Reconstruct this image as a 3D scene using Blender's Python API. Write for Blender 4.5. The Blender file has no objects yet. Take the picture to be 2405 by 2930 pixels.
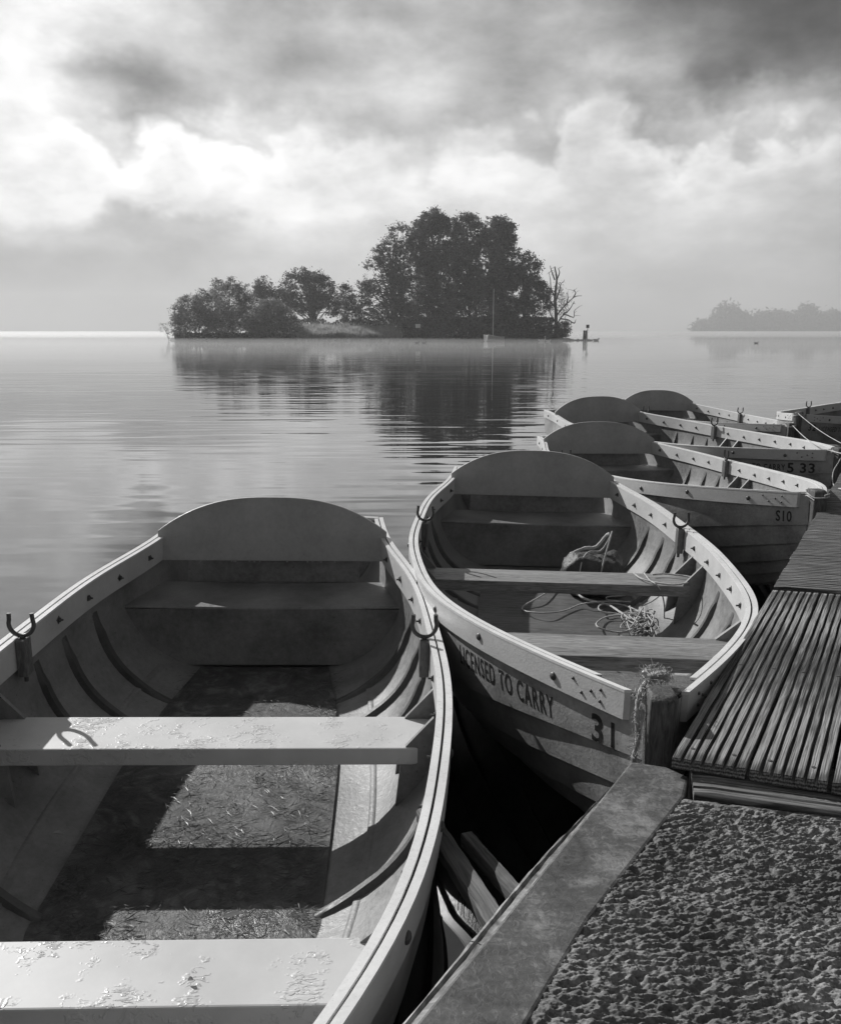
import bpy, math, random
from mathutils import Vector, Matrix, noise
random.seed(7)
R = math.radians
SC = bpy.context.scene
COL = SC.collection

# ------------------------------------------------------------------ camera
F = 2388.1; CX = 1202.5; CYP = 1465.0; HZ = 946.0
PITCH = math.atan((CYP - HZ) / F)
WL = 0.58                       # rest gunwale height above the water
CAMH = 0.972 + WL
cam_d = bpy.data.cameras.new('camera'); cam = bpy.data.objects.new('camera', cam_d); COL.objects.link(cam)
cam_d.sensor_fit = 'HORIZONTAL'; cam_d.sensor_width = 36.0; cam_d.lens = 36.0 * F / 2405.0
cam_d.clip_start = 0.05; cam_d.clip_end = 9000
cam.location = (0, 0, CAMH); cam.rotation_euler = (math.pi / 2 - PITCH, 0, 0)
SC.camera = cam
cP, sP = math.cos(PITCH), math.sin(PITCH)

def ray(x, y):
    a = (x - CX) / F; b = -(y - CYP) / F
    return Vector((a, cP + b * sP, -sP + b * cP))
def P(x, y, z):                 # ground point seen at a photo pixel, at height z
    d = ray(x, y); k = (z - CAMH) / d.z
    return Vector((d.x * k, d.y * k, z))
def PD(x, y, Y):                # point seen at a photo pixel, at distance Y
    d = ray(x, y); k = Y / d.y
    return Vector((d.x * k, Y, CAMH + d.z * k))

# ------------------------------------------------------------------ node helpers
def nmat(name):
    m = bpy.data.materials.new(name); m.use_nodes = True
    nt = m.node_tree; b = nt.nodes['Principled BSDF']
    return m, nt, b
def mth(nt, op, a, b=None, c=None, clamp=False):
    n = nt.nodes.new('ShaderNodeMath'); n.operation = op; n.use_clamp = clamp
    for i, v in enumerate((a, b, c)):
        if v is None: continue
        if isinstance(v, (int, float)): n.inputs[i].default_value = v
        else: nt.links.new(v, n.inputs[i])
    return n.outputs[0]
def noi(nt, vec, scale, detail=4, rough=.55, dist=0.0):
    n = nt.nodes.new('ShaderNodeTexNoise'); n.inputs['Scale'].default_value = scale
    n.inputs['Detail'].default_value = detail; n.inputs['Roughness'].default_value = rough
    n.inputs['Distortion'].default_value = dist
    if vec is not None: nt.links.new(vec, n.inputs['Vector'])
    return n.outputs['Fac']
def mapped(nt, src='Object', scale=(1, 1, 1), rot=(0, 0, 0)):
    tc = nt.nodes.new('ShaderNodeTexCoord'); mp = nt.nodes.new('ShaderNodeMapping')
    mp.inputs['Scale'].default_value = scale; mp.inputs['Rotation'].default_value = rot
    nt.links.new(tc.outputs[src], mp.inputs['Vector']); return mp.outputs['Vector']
def ramp(nt, fac, stops, interp='LINEAR'):
    n = nt.nodes.new('ShaderNodeValToRGB'); cr = n.color_ramp; cr.interpolation = interp
    while len(cr.elements) < len(stops): cr.elements.new(0.5)
    for e, (p, c) in zip(cr.elements, stops): e.position = p; e.color = (c, c, c, 1)
    if fac is not None: nt.links.new(fac, n.inputs[0])
    return n.outputs[0]
def bump(nt, b, h, dist, strength=1.0, prev=None):
    n = nt.nodes.new('ShaderNodeBump'); n.inputs['Distance'].default_value = dist
    n.inputs['Strength'].default_value = strength
    nt.links.new(h, n.inputs['Height'])
    if prev: nt.links.new(prev, n.inputs['Normal'])
    nt.links.new(n.outputs[0], b.inputs['Normal']); return n.outputs[0]

def paint(name, lo, hi, rough=.45, scale=3, spots=0.0, bmp=.0006, bscale=120, stretch=(1, 1, 1), spec=.5):
    m, nt, b = nmat(name); v = mapped(nt, 'Object', stretch)
    a = noi(nt, v, scale, 6, .6); f = noi(nt, v, scale * 14, 4, .7)
    t = mth(nt, 'ADD', mth(nt, 'MULTIPLY', a, .7), mth(nt, 'MULTIPLY', f, .3))
    c = ramp(nt, t, [(.33, lo), (.62, hi)])
    if spots > 0:
        s = noi(nt, v, scale * 30, 3, .6)
        k = ramp(nt, s, [(.27, 1 - spots), (.36, 1)])
        mx = nt.nodes.new('ShaderNodeMix'); mx.data_type = 'RGBA'; mx.blend_type = 'MULTIPLY'; mx.inputs[0].default_value = 1
        nt.links.new(c, mx.inputs[6]); nt.links.new(k, mx.inputs[7]); c = mx.outputs[2]
    nt.links.new(c, b.inputs['Base Color'])
    nt.links.new(ramp(nt, f, [(.3, max(.05, rough - .1)), (.7, min(1, rough + .12))]), b.inputs['Roughness'])
    b.inputs['Specular IOR Level'].default_value = spec
    h = mth(nt, 'ADD', noi(nt, v, bscale, 3, .6), mth(nt, 'MULTIPLY', a, 2.0))
    bump(nt, b, h, bmp); return m

M = {}
M['rail'] = paint('pale_rail_paint', .44, .58, .42, 5, .35, .0007, 160)
M['cap'] = paint('pale_cap_strip', .58, .74, .32, 8, .2, .0003)
M['groove'] = paint('black_rubber', .012, .02, .6)
M['inner'] = paint('grey_glassfibre', .09, .27, .5, 3, .45, .0016, 70)
M['outer'] = paint('weathered_hull_paint', .15, .40, .45, 4, .55, .0012, 90)
M['rib'] = paint('grimy_rib', .035, .10, .5, 5, .4, .0012, 80)
M['board'] = paint('grey_board_paint', .28, .44, .5, 3, .25, .0008, 60)
M['metal'] = paint('dark_iron', .035, .09, .42, 20, .2, .0006, 200)
M['dark'] = paint('letter_black', .010, .03, .5, 30)
M['rope'] = paint('pale_rope', .30, .52, .8, 30, .3, .002, 500)
M['cloth'] = paint('dark_wrapped_cloth', .015, .07, .55, 14, .3, .006, 40)
M['stone'] = paint('damp_rock', .05, .14, .8, 1.0, 0, .05, 3)
M['white'] = paint('swan_white', .7, .8, .6)
M['sailhull'] = paint('pale_dinghy_paint', .82, .9, .5)
M['sailhull_dark'] = paint('grey_dinghy_side', .55, .65, .5)
M['bird'] = paint('dark_feathers', .02, .05, .6)

def wood(name, lo, hi, stretch, scale=18, rough=.6, bmp=.0012, dark=0.0, dist=2.0):
    m, nt, b = nmat(name); v = mapped(nt, 'Object', stretch)
    g = noi(nt, v, scale, 8, .62, dist); big = noi(nt, v, scale * .12, 3, .5)
    t = mth(nt, 'ADD', mth(nt, 'MULTIPLY', g, .65), mth(nt, 'MULTIPLY', big, .35))
    nt.links.new(ramp(nt, t, [(.34, lo), (.46, (lo + hi) * .42), (.62, hi)]), b.inputs['Base Color'])
    nt.links.new(ramp(nt, g, [(.3, rough + .2), (.7, rough - .15)]), b.inputs['Roughness'])
    bump(nt, b, g, bmp); return m
M['thwart_wood'] = wood('weathered_seat_wood', .07, .34, (4, .35, 4), 18, .45)
M['sole_wood'] = wood('worn_sole_board', .05, .2, (5, .5, 5), 8, .35)
M['post'] = wood('bow_post_wood', .03, .16, (3, 3, .5), 22, .7, .002)
M['block'] = wood('rowlock_block_wood', .05, .16, (3, 3, .6), 25, .5)
M['timber'] = wood('split_timber', .05, .34, (1, 1, 1), 14, .75, .004)
M['brace'] = wood('old_brace_wood', .03, .15, (.35, 5, 5), 9, .75, .003)
M['bark'] = wood('bark', .03, .09, (1, 1, .3), 2, .9, .02)

def wet_paint():
    # white thwart paint with pooled rain drops
    m, nt, b = nmat('wet_white_paint'); v = mapped(nt, 'Object', (1, 1, 1)); vs = mapped(nt, 'Object', (2.6, 1, 1))
    a = noi(nt, v, 5, 5, .6); nt.links.new(ramp(nt, a, [(.3, .48), (.65, .60)]), b.inputs['Base Color'])
    patch = noi(nt, v, 6, 5, .7)
    d = noi(nt, vs, 34, 3, .55, 1.2)
    drop = mth(nt, 'MULTIPLY', ramp(nt, d, [(.50, 0), (.56, 1)]), ramp(nt, patch, [(.50, 0), (.57, 1)]))
    d2 = noi(nt, mapped(nt, 'Object', (1.7, 1, 1)), 17, 2, .5, .6)
    drop2 = mth(nt, 'MULTIPLY', ramp(nt, d2, [(.60, 0), (.64, 1)]), ramp(nt, patch, [(.47, 0), (.55, 1)]))
    dd = mth(nt, 'MAXIMUM', drop, drop2)
    nt.links.new(ramp(nt, dd, [(0, .5), (1, .12)]), b.inputs['Roughness'])
    bump(nt, b, dd, .0014); return m
M['wet'] = wet_paint()

def drop_mat():
    m, nt, b = nmat('rain_drop'); b.inputs['Base Color'].default_value = (.9, .9, .9, 1); b.inputs['Roughness'].default_value = .03
    b.inputs['IOR'].default_value = 1.33; b.inputs['Transmission Weight'].default_value = .6; return m
M['drop'] = drop_mat()
def floor_mat():
    m, nt, b = nmat('wet_leafy_floor'); v = mapped(nt)
    a = noi(nt, v, 9, 7, .65, 1.5); w = noi(nt, v, 2.2, 3, .5)
    nt.links.new(ramp(nt, a, [(.3, .025), (.5, .065), (.7, .17)]), b.inputs['Base Color'])
    nt.links.new(ramp(nt, w, [(.4, .25), (.6, .7)]), b.inputs['Roughness'])
    bump(nt, b, noi(nt, v, 40, 6, .65, 2), .004); return m
M['floor'] = floor_mat()

def deck_mat(name, stretch):
    m, nt, b = nmat(name); v = mapped(nt, 'Object', stretch)
    d = noi(nt, v, 3.0, 3, .5)
    w = nt.nodes.new('ShaderNodeTexWave'); w.wave_type = 'RINGS'; w.inputs['Scale'].default_value = 9
    w.inputs['Distortion'].default_value = 3; w.inputs['Detail'].default_value = 3; w.inputs['Detail Scale'].default_value = 1.2
    nt.links.new(v, w.inputs['Vector'])
    g = noi(nt, v, 34, 7, .65, .4)
    t = mth(nt, 'ADD', mth(nt, 'MULTIPLY', w.outputs['Fac'], .18), mth(nt, 'MULTIPLY', g, .82))
    nt.links.new(ramp(nt, t, [(.32, .02), (.48, .11), (.68, .42)]), b.inputs['Base Color'])
    b.inputs['Roughness'].default_value = .82; b.inputs['Specular IOR Level'].default_value = .3
    bump(nt, b, t, .003); return m
M['deck_long'] = deck_mat('grooved_deck_wood', (13, .2, 4))
M['deck_cross'] = deck_mat('grooved_cross_wood', (.22, 12, 4))

def concrete_mat():
    m, nt, b = nmat('pitted_concrete'); v = mapped(nt)
    a = noi(nt, v, 6, 6, .6); f = noi(nt, v, 140, 5, .7)
    t = mth(nt, 'ADD', mth(nt, 'MULTIPLY', a, .5), mth(nt, 'MULTIPLY', f, .5))
    nt.links.new(ramp(nt, t, [(.3, .05), (.5, .14), (.68, .36)]), b.inputs['Base Color'])
    b.inputs['Roughness'].default_value = .85
    bump(nt, b, f, .0016); return m
M['concrete'] = concrete_mat()

def plate_mat():
    m, nt, b = nmat('galvanised_edge_plate'); v = mapped(nt)
    a = noi(nt, v, 7, 6, .62, 1.2); f = noi(nt, v, 60, 5, .7, 1.5); st = noi(nt, mapped(nt, 'Object', (1, 5, 1)), 9, 4, .6)
    t = mth(nt, 'ADD', mth(nt, 'MULTIPLY', a, .45), mth(nt, 'ADD', mth(nt, 'MULTIPLY', f, .35), mth(nt, 'MULTIPLY', st, .2)))
    nt.links.new(ramp(nt, t, [(.36, .04), (.5, .095), (.64, .26)]), b.inputs['Base Color'])
    b.inputs['Metallic'].default_value = .2
    nt.links.new(ramp(nt, t, [(.3, .45), (.7, .62)]), b.inputs['Roughness'])
    bump(nt, b, f, .0012); return m
M['plate'] = plate_mat()

def leaf_mat(name, lo, hi):
    m, nt, b = nmat(name); v = mapped(nt)
    a = noi(nt, v, .45, 4, .6); f = noi(nt, v, 3.0, 2, .6)
    t = mth(nt, 'ADD', mth(nt, 'MULTIPLY', a, .5), mth(nt, 'MULTIPLY', f, .5))
    nt.links.new(ramp(nt, t, [(.42, lo), (.58, hi)]), b.inputs['Base Color'])
    b.inputs['Roughness'].default_value = .6; b.inputs['Specular IOR Level'].default_value = .3
    tr = nt.nodes.new('ShaderNodeBsdfTranslucent'); nt.links.new(b.inputs['Base Color'].links[0].from_socket, tr.inputs['Color'])
    ms = nt.nodes.new('ShaderNodeMixShader'); ms.inputs[0].default_value = .42; nt.links.new(b.outputs[0], ms.inputs[1]); nt.links.new(tr.outputs[0], ms.inputs[2])
    nt.links.new(ms.outputs[0], nt.nodes['Material Output'].inputs['Surface']); return m
M['leaf'] = leaf_mat('tree_leaves', .04, .17)
M['leaf_pale'] = leaf_mat('willow_leaves', .12, .34)
M['reed'] = leaf_mat('reed_blades', .34, .60)
M['earth'] = paint('wet_bank', .02, .06, .9, .6)
M['litter'] = paint('wet_leaf_litter', .03, .11, .7, 25)
M['litter_dark'] = paint('dark_leaf_litter', .015, .06, .45, 25)
M['dryleaf'] = paint('pale_dry_leaf', .4, .5, .5, 25)

def water_mat():
    m, nt, b = nmat('lake_water')
    b.inputs['Base Color'].default_value = (.006, .006, .006, 1); b.inputs['Roughness'].default_value = .02
    b.inputs['IOR'].default_value = 2.05
    vA = mapped(nt, 'Object', (.28, 1.35, 1), (0, 0, R(4))); vB = mapped(nt, 'Object', (.20, .62, 1), (0, 0, R(-3)))
    vC = mapped(nt, 'Object', (.5, 3.0, 1), (0, 0, R(-5)))
    a = noi(nt, vA, 1.0, 2, .4, .3); bb = noi(nt, vB, 1.0, 1, .4, .4); c = noi(nt, vC, 1.0, 1, .4, .2)
    vP = mapped(nt, 'Object', (.03, .06, 1)); p = noi(nt, vP, 1.0, 2, .5)
    patch = ramp(nt, p, [(.38, .25), (.62, 1)])
    tc = nt.nodes.new('ShaderNodeTexCoord'); sx = nt.nodes.new('ShaderNodeSeparateXYZ'); nt.links.new(tc.outputs['Object'], sx.inputs[0])
    mr = nt.nodes.new('ShaderNodeMapRange'); mr.interpolation_type = 'SMOOTHSTEP'
    for i, v in enumerate((12, 75, 1, .10)): mr.inputs[1 + i].default_value = v
    nt.links.new(sx.outputs[1], mr.inputs[0])
    h = mth(nt, 'ADD', mth(nt, 'MULTIPLY', a, 1.0), mth(nt, 'ADD', mth(nt, 'MULTIPLY', bb, 1.0), mth(nt, 'MULTIPLY', c, .75)))
    h = mth(nt, 'MULTIPLY', h, mth(nt, 'MULTIPLY', patch, mr.outputs[0]))
    bump(nt, b, h, .019); return m
M['water'] = water_mat()

# ------------------------------------------------------------------ object helpers
def tag(o, label=None, cat=None, group=None, kind=None):
    if label: o['label'] = label
    if cat: o['category'] = cat
    if group: o['group'] = group
    if kind: o['kind'] = kind
    return o
def empty(name, loc, rot=(0, 0, 0)):
    o = bpy.data.objects.new(name, None); COL.objects.link(o); o.location = loc; o.rotation_euler = rot
    o.empty_display_size = .1; return o
def link(name, me, parent=None, loc=None):
    o = bpy.data.objects.new(name, me); COL.objects.link(o)
    if parent: o.parent = parent
    if loc is not None: o.location = loc
    return o
class MB:
    def __init__(s): s.v = []; s.f = []; s.mi = []
    def add(s, vs, fs, mi=0):
        k = len(s.v); s.v += [tuple(p) for p in vs]; s.f += [tuple(i + k for i in f) for f in fs]; s.mi += [mi] * len(fs)
    def box(s, x0, x1, y0, y1, z0, z1, mi=0):
        s.add([(x0, y0, z0), (x1, y0, z0), (x1, y1, z0), (x0, y1, z0), (x0, y0, z1), (x1, y0, z1), (x1, y1, z1), (x0, y1, z1)],
              [(0, 3, 2, 1), (4, 5, 6, 7), (0, 1, 5, 4), (1, 2, 6, 5), (2, 3, 7, 6), (3, 0, 4, 7)], mi)
    def loft(s, rings, closed=True, caps=True, mi=0):
        n = len(rings[0]); k = len(s.v)
        for r in rings: s.v += [tuple(p) for p in r]
        m = n if closed else n - 1
        for i in range(len(rings) - 1):
            for j in range(m):
                a = k + i * n + j; b = k + i * n + (j + 1) % n
                s.f.append((a, b, b + n, a + n)); s.mi.append(mi)
        if caps and closed:
            s.f.append(tuple(k + j for j in range(n))[::-1]); s.f.append(tuple(k + (len(rings) - 1) * n + j for j in range(n))); s.mi += [mi, mi]
    def tube(s, pts, rad, n=8, mi=0):
        pts = [Vector(p) for p in pts]; rings = []
        rs = rad if isinstance(rad, (list, tuple)) else [rad] * len(pts)
        up = Vector((0, 0, 1)); prev = None
        for i, p in enumerate(pts):
            t = (pts[min(i + 1, len(pts) - 1)] - pts[max(i - 1, 0)])
            t = t.normalized() if t.length > 1e-9 else Vector((0, 0, 1))
            if prev is None:
                a = t.cross(up); a = a.normalized() if a.length > 1e-3 else t.cross(Vector((1, 0, 0))).normalized()
            else:
                a = prev - t * prev.dot(t); a.normalize()
            prev = a; b = t.cross(a)
            rings.append([p + (a * math.cos(q) + b * math.sin(q)) * rs[i] for q in [2 * math.pi * j / n for j in range(n)]])
        s.loft(rings, mi=mi)
    def build(s, name, mats, parent=None, smooth=None, bevel=None):
        me = bpy.data.meshes.new(name); me.from_pydata(s.v, [], s.f)
        if not isinstance(mats, (list, tuple)): mats = [mats]
        for m in mats: me.materials.append(m)
        if len(mats) > 1: me.polygons.foreach_set('material_index', s.mi)
        if smooth is not None:
            me.polygons.foreach_set('use_smooth', [True] * len(me.polygons)); me.set_sharp_from_angle(angle=R(smooth))
        me.update(); o = link(name, me, parent)
        if bevel:
            bm = o.modifiers.new('bevel', 'BEVEL'); bm.width = bevel; bm.segments = 2; bm.limit_method = 'ANGLE'; bm.angle_limit = R(40)
        return o
def cat(pts, n=8, closed=False):      # smooth curve through the points
    pts = [Vector(p) for p in pts]; out = []; m = len(pts)
    for i in range(m if closed else m - 1):
        if closed: p0, p1, p2, p3 = pts[i - 1], pts[i], pts[(i + 1) % m], pts[(i + 2) % m]
        else: p0, p1, p2, p3 = pts[max(i - 1, 0)], pts[i], pts[i + 1], pts[min(i + 2, m - 1)]
        for k in range(n):
            t = k / n
            out.append(.5 * ((2 * p1) + (p2 - p0) * t + (2 * p0 - 5 * p1 + 4 * p2 - p3) * t * t + (3 * p1 - p0 - 3 * p2 + p3) * t ** 3))
    if not closed: out.append(pts[-1])
    return out

# ------------------------------------------------------------------ boat shape
L = 3.49; T0 = -.35
TX = [-.35, 0, .5, 1., 1.5, 2., 2.5, L]; TY = [.509, .55, .661, .709, .722, .678, .578, .04]
def _spl():
    n = len(TX); h = [TX[i + 1] - TX[i] for i in range(n - 1)]
    a = [0] * n; b = [1] * n; c = [0] * n; d = [0] * n
    for i in range(1, n - 1):
        a[i] = h[i - 1]; b[i] = 2 * (h[i - 1] + h[i]); c[i] = h[i]; d[i] = 6 * ((TY[i + 1] - TY[i]) / h[i] - (TY[i] - TY[i - 1]) / h[i - 1])
    for i in range(1, n):
        w = a[i] / b[i - 1]; b[i] -= w * c[i - 1]; d[i] -= w * d[i - 1]
    m = [0] * n; m[-1] = d[-1] / b[-1]
    for i in range(n - 2, -1, -1): m[i] = (d[i] - c[i] * m[i + 1]) / b[i]
    return m
_M = _spl()
def hw(t):
    i = 0
    while i < len(TX) - 2 and t > TX[i + 1]: i += 1
    H = TX[i + 1] - TX[i]; u = t - TX[i]
    return TY[i] + u * ((TY[i + 1] - TY[i]) / H - H * (2 * _M[i] + _M[i + 1]) / 6) + u * u * _M[i] / 2 + u ** 3 * (_M[i + 1] - _M[i]) / (6 * H)
ZB = .64                                    # keel bottom is local z 0
def sh(t): return -.045 * t + .022 * t * t
def sstep(a, b, x): x = min(1, max(0, (x - a) / (b - a))); return x * x * (3 - 2 * x)
def keel(t, inner):
    base = -.53 if inner else -.60
    if t > 2.2: base += (.26 if not inner else .20) * ((t - 2.2) / (L - 2.2)) ** 2.2
    if t < .3: base += .10 * ((.3 - t) / .65) ** 1.6
    return base
def secn(t): return 2.9 - 1.25 * sstep(1.6, 3.3, t) - .5 * sstep(.4, -.35, t)
def sec(t, ph, off=0., inner=False):
    w = max(.012, hw(t) - .021 + (-.004 if inner else .004)); n = secn(t)
    s = sh(t) - .006; k = keel(t, inner)
    f = max(0, math.cos(ph)) ** (2 / n); g = max(0, math.sin(ph)) ** (2 / n)
    # surface normal direction for the plank laps
    y = w * f; z = s - (s - k) * g
    ny = math.cos(ph) ** .8 if ph < math.pi / 2 - 1e-4 else 0; nz = -math.sin(ph) ** 1.2
    return (t, y + off * ny, z + off * nz + ZB)
def ph_at(t, z, inner=True):                # angle where the section has height z
    n = secn(t); s = sh(t) - .006; k = keel(t, inner); g = min(1, max(0, (s - z) / (s - k)))
    return math.asin(min(1, g ** (n / 2)))
def inw(t, z):                              # inner half width at height z
    return sec(t, ph_at(t, z), 0, True)[1]
TS = [T0 + (L - T0) * i / 64 for i in range(65)]
TSB = [t for t in TS if t < L - .03]

def hull_mesh():
    b = MB()
    laps = [0, .43, .66, .88, 1.08, 1.29, math.pi / 2]
    prof = []
    for i in range(6):
        for q in range(4):
            u = q / 3; prof.append((laps[i] + (laps[i + 1] - laps[i]) * u, .020 * u if i < 5 else .020 * (1 - u)))
    inn = [math.pi / 2 * (1 - i / 18) for i in range(19)]
    for sgn in (-1, 1):
        out = [];  inr = []
        for t in TS:
            taper = 1 - sstep(2.9, L, t) * .7
            out.append([(lambda p: (p[0], sgn * p[1], p[2]))(sec(t, ph, o * taper)) for ph, o in prof])
            inr.append([(lambda p: (p[0], sgn * p[1], p[2]))(sec(t, ph, 0, True)) for ph in inn])
        b.loft(out, closed=False, mi=0); b.loft(inr, closed=False, mi=1)
        # transom of this half, outside and inside
        for src, mi, dx in ((out[0], 0, -.002), (inr[0], 1, .02)):
            vs = [(p[0] + dx, p[1], p[2]) for p in src]; top = src[0][2] if mi == 0 else src[-1][2]
            vs2 = [(p[0] + dx, 0, p[2]) for p in src]
            b.loft([vs, vs2], closed=False, mi=mi)
    return b
def plank_mesh(yo, yi, z1, z0, sgn, ts, mi=0):
    b = MB(); rings = []
    for t in ts:
        w = max(hw(t), .05); s = sh(t) + ZB
        rings.append([(t, sgn * (w - yo), s + z1), (t, sgn * (w - yi), s + z1), (t, sgn * (w - yi), s + z0), (t, sgn * (w - yo), s + z0)])
    b.loft(rings); return b
CACHE = {}
def cached(key, fn, mats, smooth=None):
    if key not in CACHE:
        o = fn().build(key, mats, None, smooth); CACHE[key] = o.data; bpy.data.objects.remove(o)
    return CACHE[key]
def bolt_mesh():
    b = MB(); b.loft([[(r * math.cos(a), y, r * math.sin(a)) for a in [math.pi * 2 * j / 10 for j in range(10)]] for r, y in ((.0125, 0), (.012, -.003), (.009, -.006), (.003, -.008))]); return b
def nut_mesh():
    b = MB(); b.loft([[(r * math.cos(a), y, r * math.sin(a)) for a in [math.pi * 2 * j / 6 for j in range(6)]] for r, y in ((.009, 0), (.009, .008))])
    b.tube([(0, .007, 0), (0, .018, -.001)], .0035, 6); b.box(-.011, .011, 0, .002, -.011, .011); return b
def rowlock_mesh():
    b = MB(); pts = []
    for i in range(17):
        a = R(-215 + 250 * i / 16); pts.append((0, .040 * math.cos(a), .052 + .042 * math.sin(a)))
    pts[0] = (0, pts[0][1] - .004, pts[0][2] + .012); pts[-1] = (0, pts[-1][1] + .004, pts[-1][2] + .012)
    b.tube(cat(pts, 2), .0072, 8); b.tube([(0, 0, .012), (0, 0, -.006), (0, 0, -.15)], [.010, .0085, .0075], 8); return b
def text_mesh(body, size):
    cu = bpy.data.curves.new('lettering', 'FONT'); cu.body = body; cu.size = size; cu.resolution_u = 3; cu.offset = size * (.014 if len(body) > 3 else .022); cu.space_character = 1.2 if len(body) > 3 else 1.1
    o = bpy.data.objects.new('lettering', cu); COL.objects.link(o)
    dg = bpy.context.evaluated_depsgraph_get(); me = bpy.data.meshes.new_from_object(o.evaluated_get(dg))
    bpy.data.objects.remove(o); return me
_HT = []
def hull_tree():
    from mathutils.bvhtree import BVHTree
    if not _HT:
        hb = hull_mesh(); _HT.append(BVHTree.FromPolygons([Vector(v) for v in hb.v], hb.f))
    return _HT[0]
def hull_text(body, size, t_start, drop, parent, mat, sgn=-1, squeeze=.8, bold=.0, name='lettering', fit=None):
    import bmesh
    me = text_mesh(body, size); bm = bmesh.new(); bm.from_mesh(me)
    if bold:
        bm2 = bm.copy()
    bmesh.ops.triangulate(bm, faces=bm.faces)
    for _ in range(4):
        long = [e for e in bm.edges if e.calc_length() > .012]
        if long: bmesh.ops.subdivide_edges(bm, edges=long, cuts=1); bmesh.ops.triangulate(bm, faces=bm.faces)
    if fit: squeeze = fit / max(v.co.x for v in bm.verts)
    for v in bm.verts:
        x, y = v.co.x * squeeze, v.co.y
        t = t_start - sgn * x; ph = ph_at(t, sh(t) - .006 - drop + y, False)
        laps = [0, .43, .66, .88, 1.08, 1.29, math.pi / 2]
        off = 0
        for i in range(5):
            if laps[i] <= ph < laps[i + 1]: off = .020 * (ph - laps[i]) / (laps[i + 1] - laps[i])
        off *= 1 - sstep(2.9, L, t) * .7
        p = sec(t, ph, off + .0025); hit = hull_tree().ray_cast(Vector((t, sgn * 1.2, p[2])), Vector((0, -sgn, 0)))
        v.co = (hit[0] + Vector((0, sgn * .0011, 0))) if hit[0] is not None else (p[0], sgn * p[1], p[2])
    bm.to_mesh(me); bm.free(); me.materials.clear(); me.materials.append(mat)
    return link(name, me, parent)

def thwart(parent, t0, t1, z, mat, lab=None):
    b = MB(); e0 = inw((t0 + t1) / 2, z) - .004; c = .07; n = .02
    top = [(t0, -e0 + c), (t0, e0 - c), (t0 + n, e0), (t1 - n, e0), (t1, e0 - c), (t1, -e0 + c), (t1 - n, -e0), (t0 + n, -e0)]
    # sag-free solid plank, ends notched
    rings = [[(x, y, z + ZB) for x, y in top], [(x, y, z + ZB - .055) for x, y in top]]
    b.loft(rings); return b.build('thwart', mat, parent, bevel=.004)
def knee(parent, t, z, sgn, mat):
    b = MB(); pts = []
    zt = sh(t) - .085
    hull = []
    for i in range(9):
        zz = zt + (z - .20 - zt) * i / 8; hull.append((inw(t, zz) + .003, zz))
    inner_y = inw(t, z) - .10
    poly = [(inner_y + .015, z + .004)] + hull + [(inner_y + .0, z - .06)]
    poly = [(hull[0][0] - .012, zt)] + hull[1:] + [(inner_y - .005, z - .057), (inner_y + .01, z + .003)]
    r = [[(t + d, sgn * y, zz + ZB) for y, zz in poly] for d in (-.007, .007)]
    b.loft(r); return b.build('knee', mat, parent)

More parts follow.
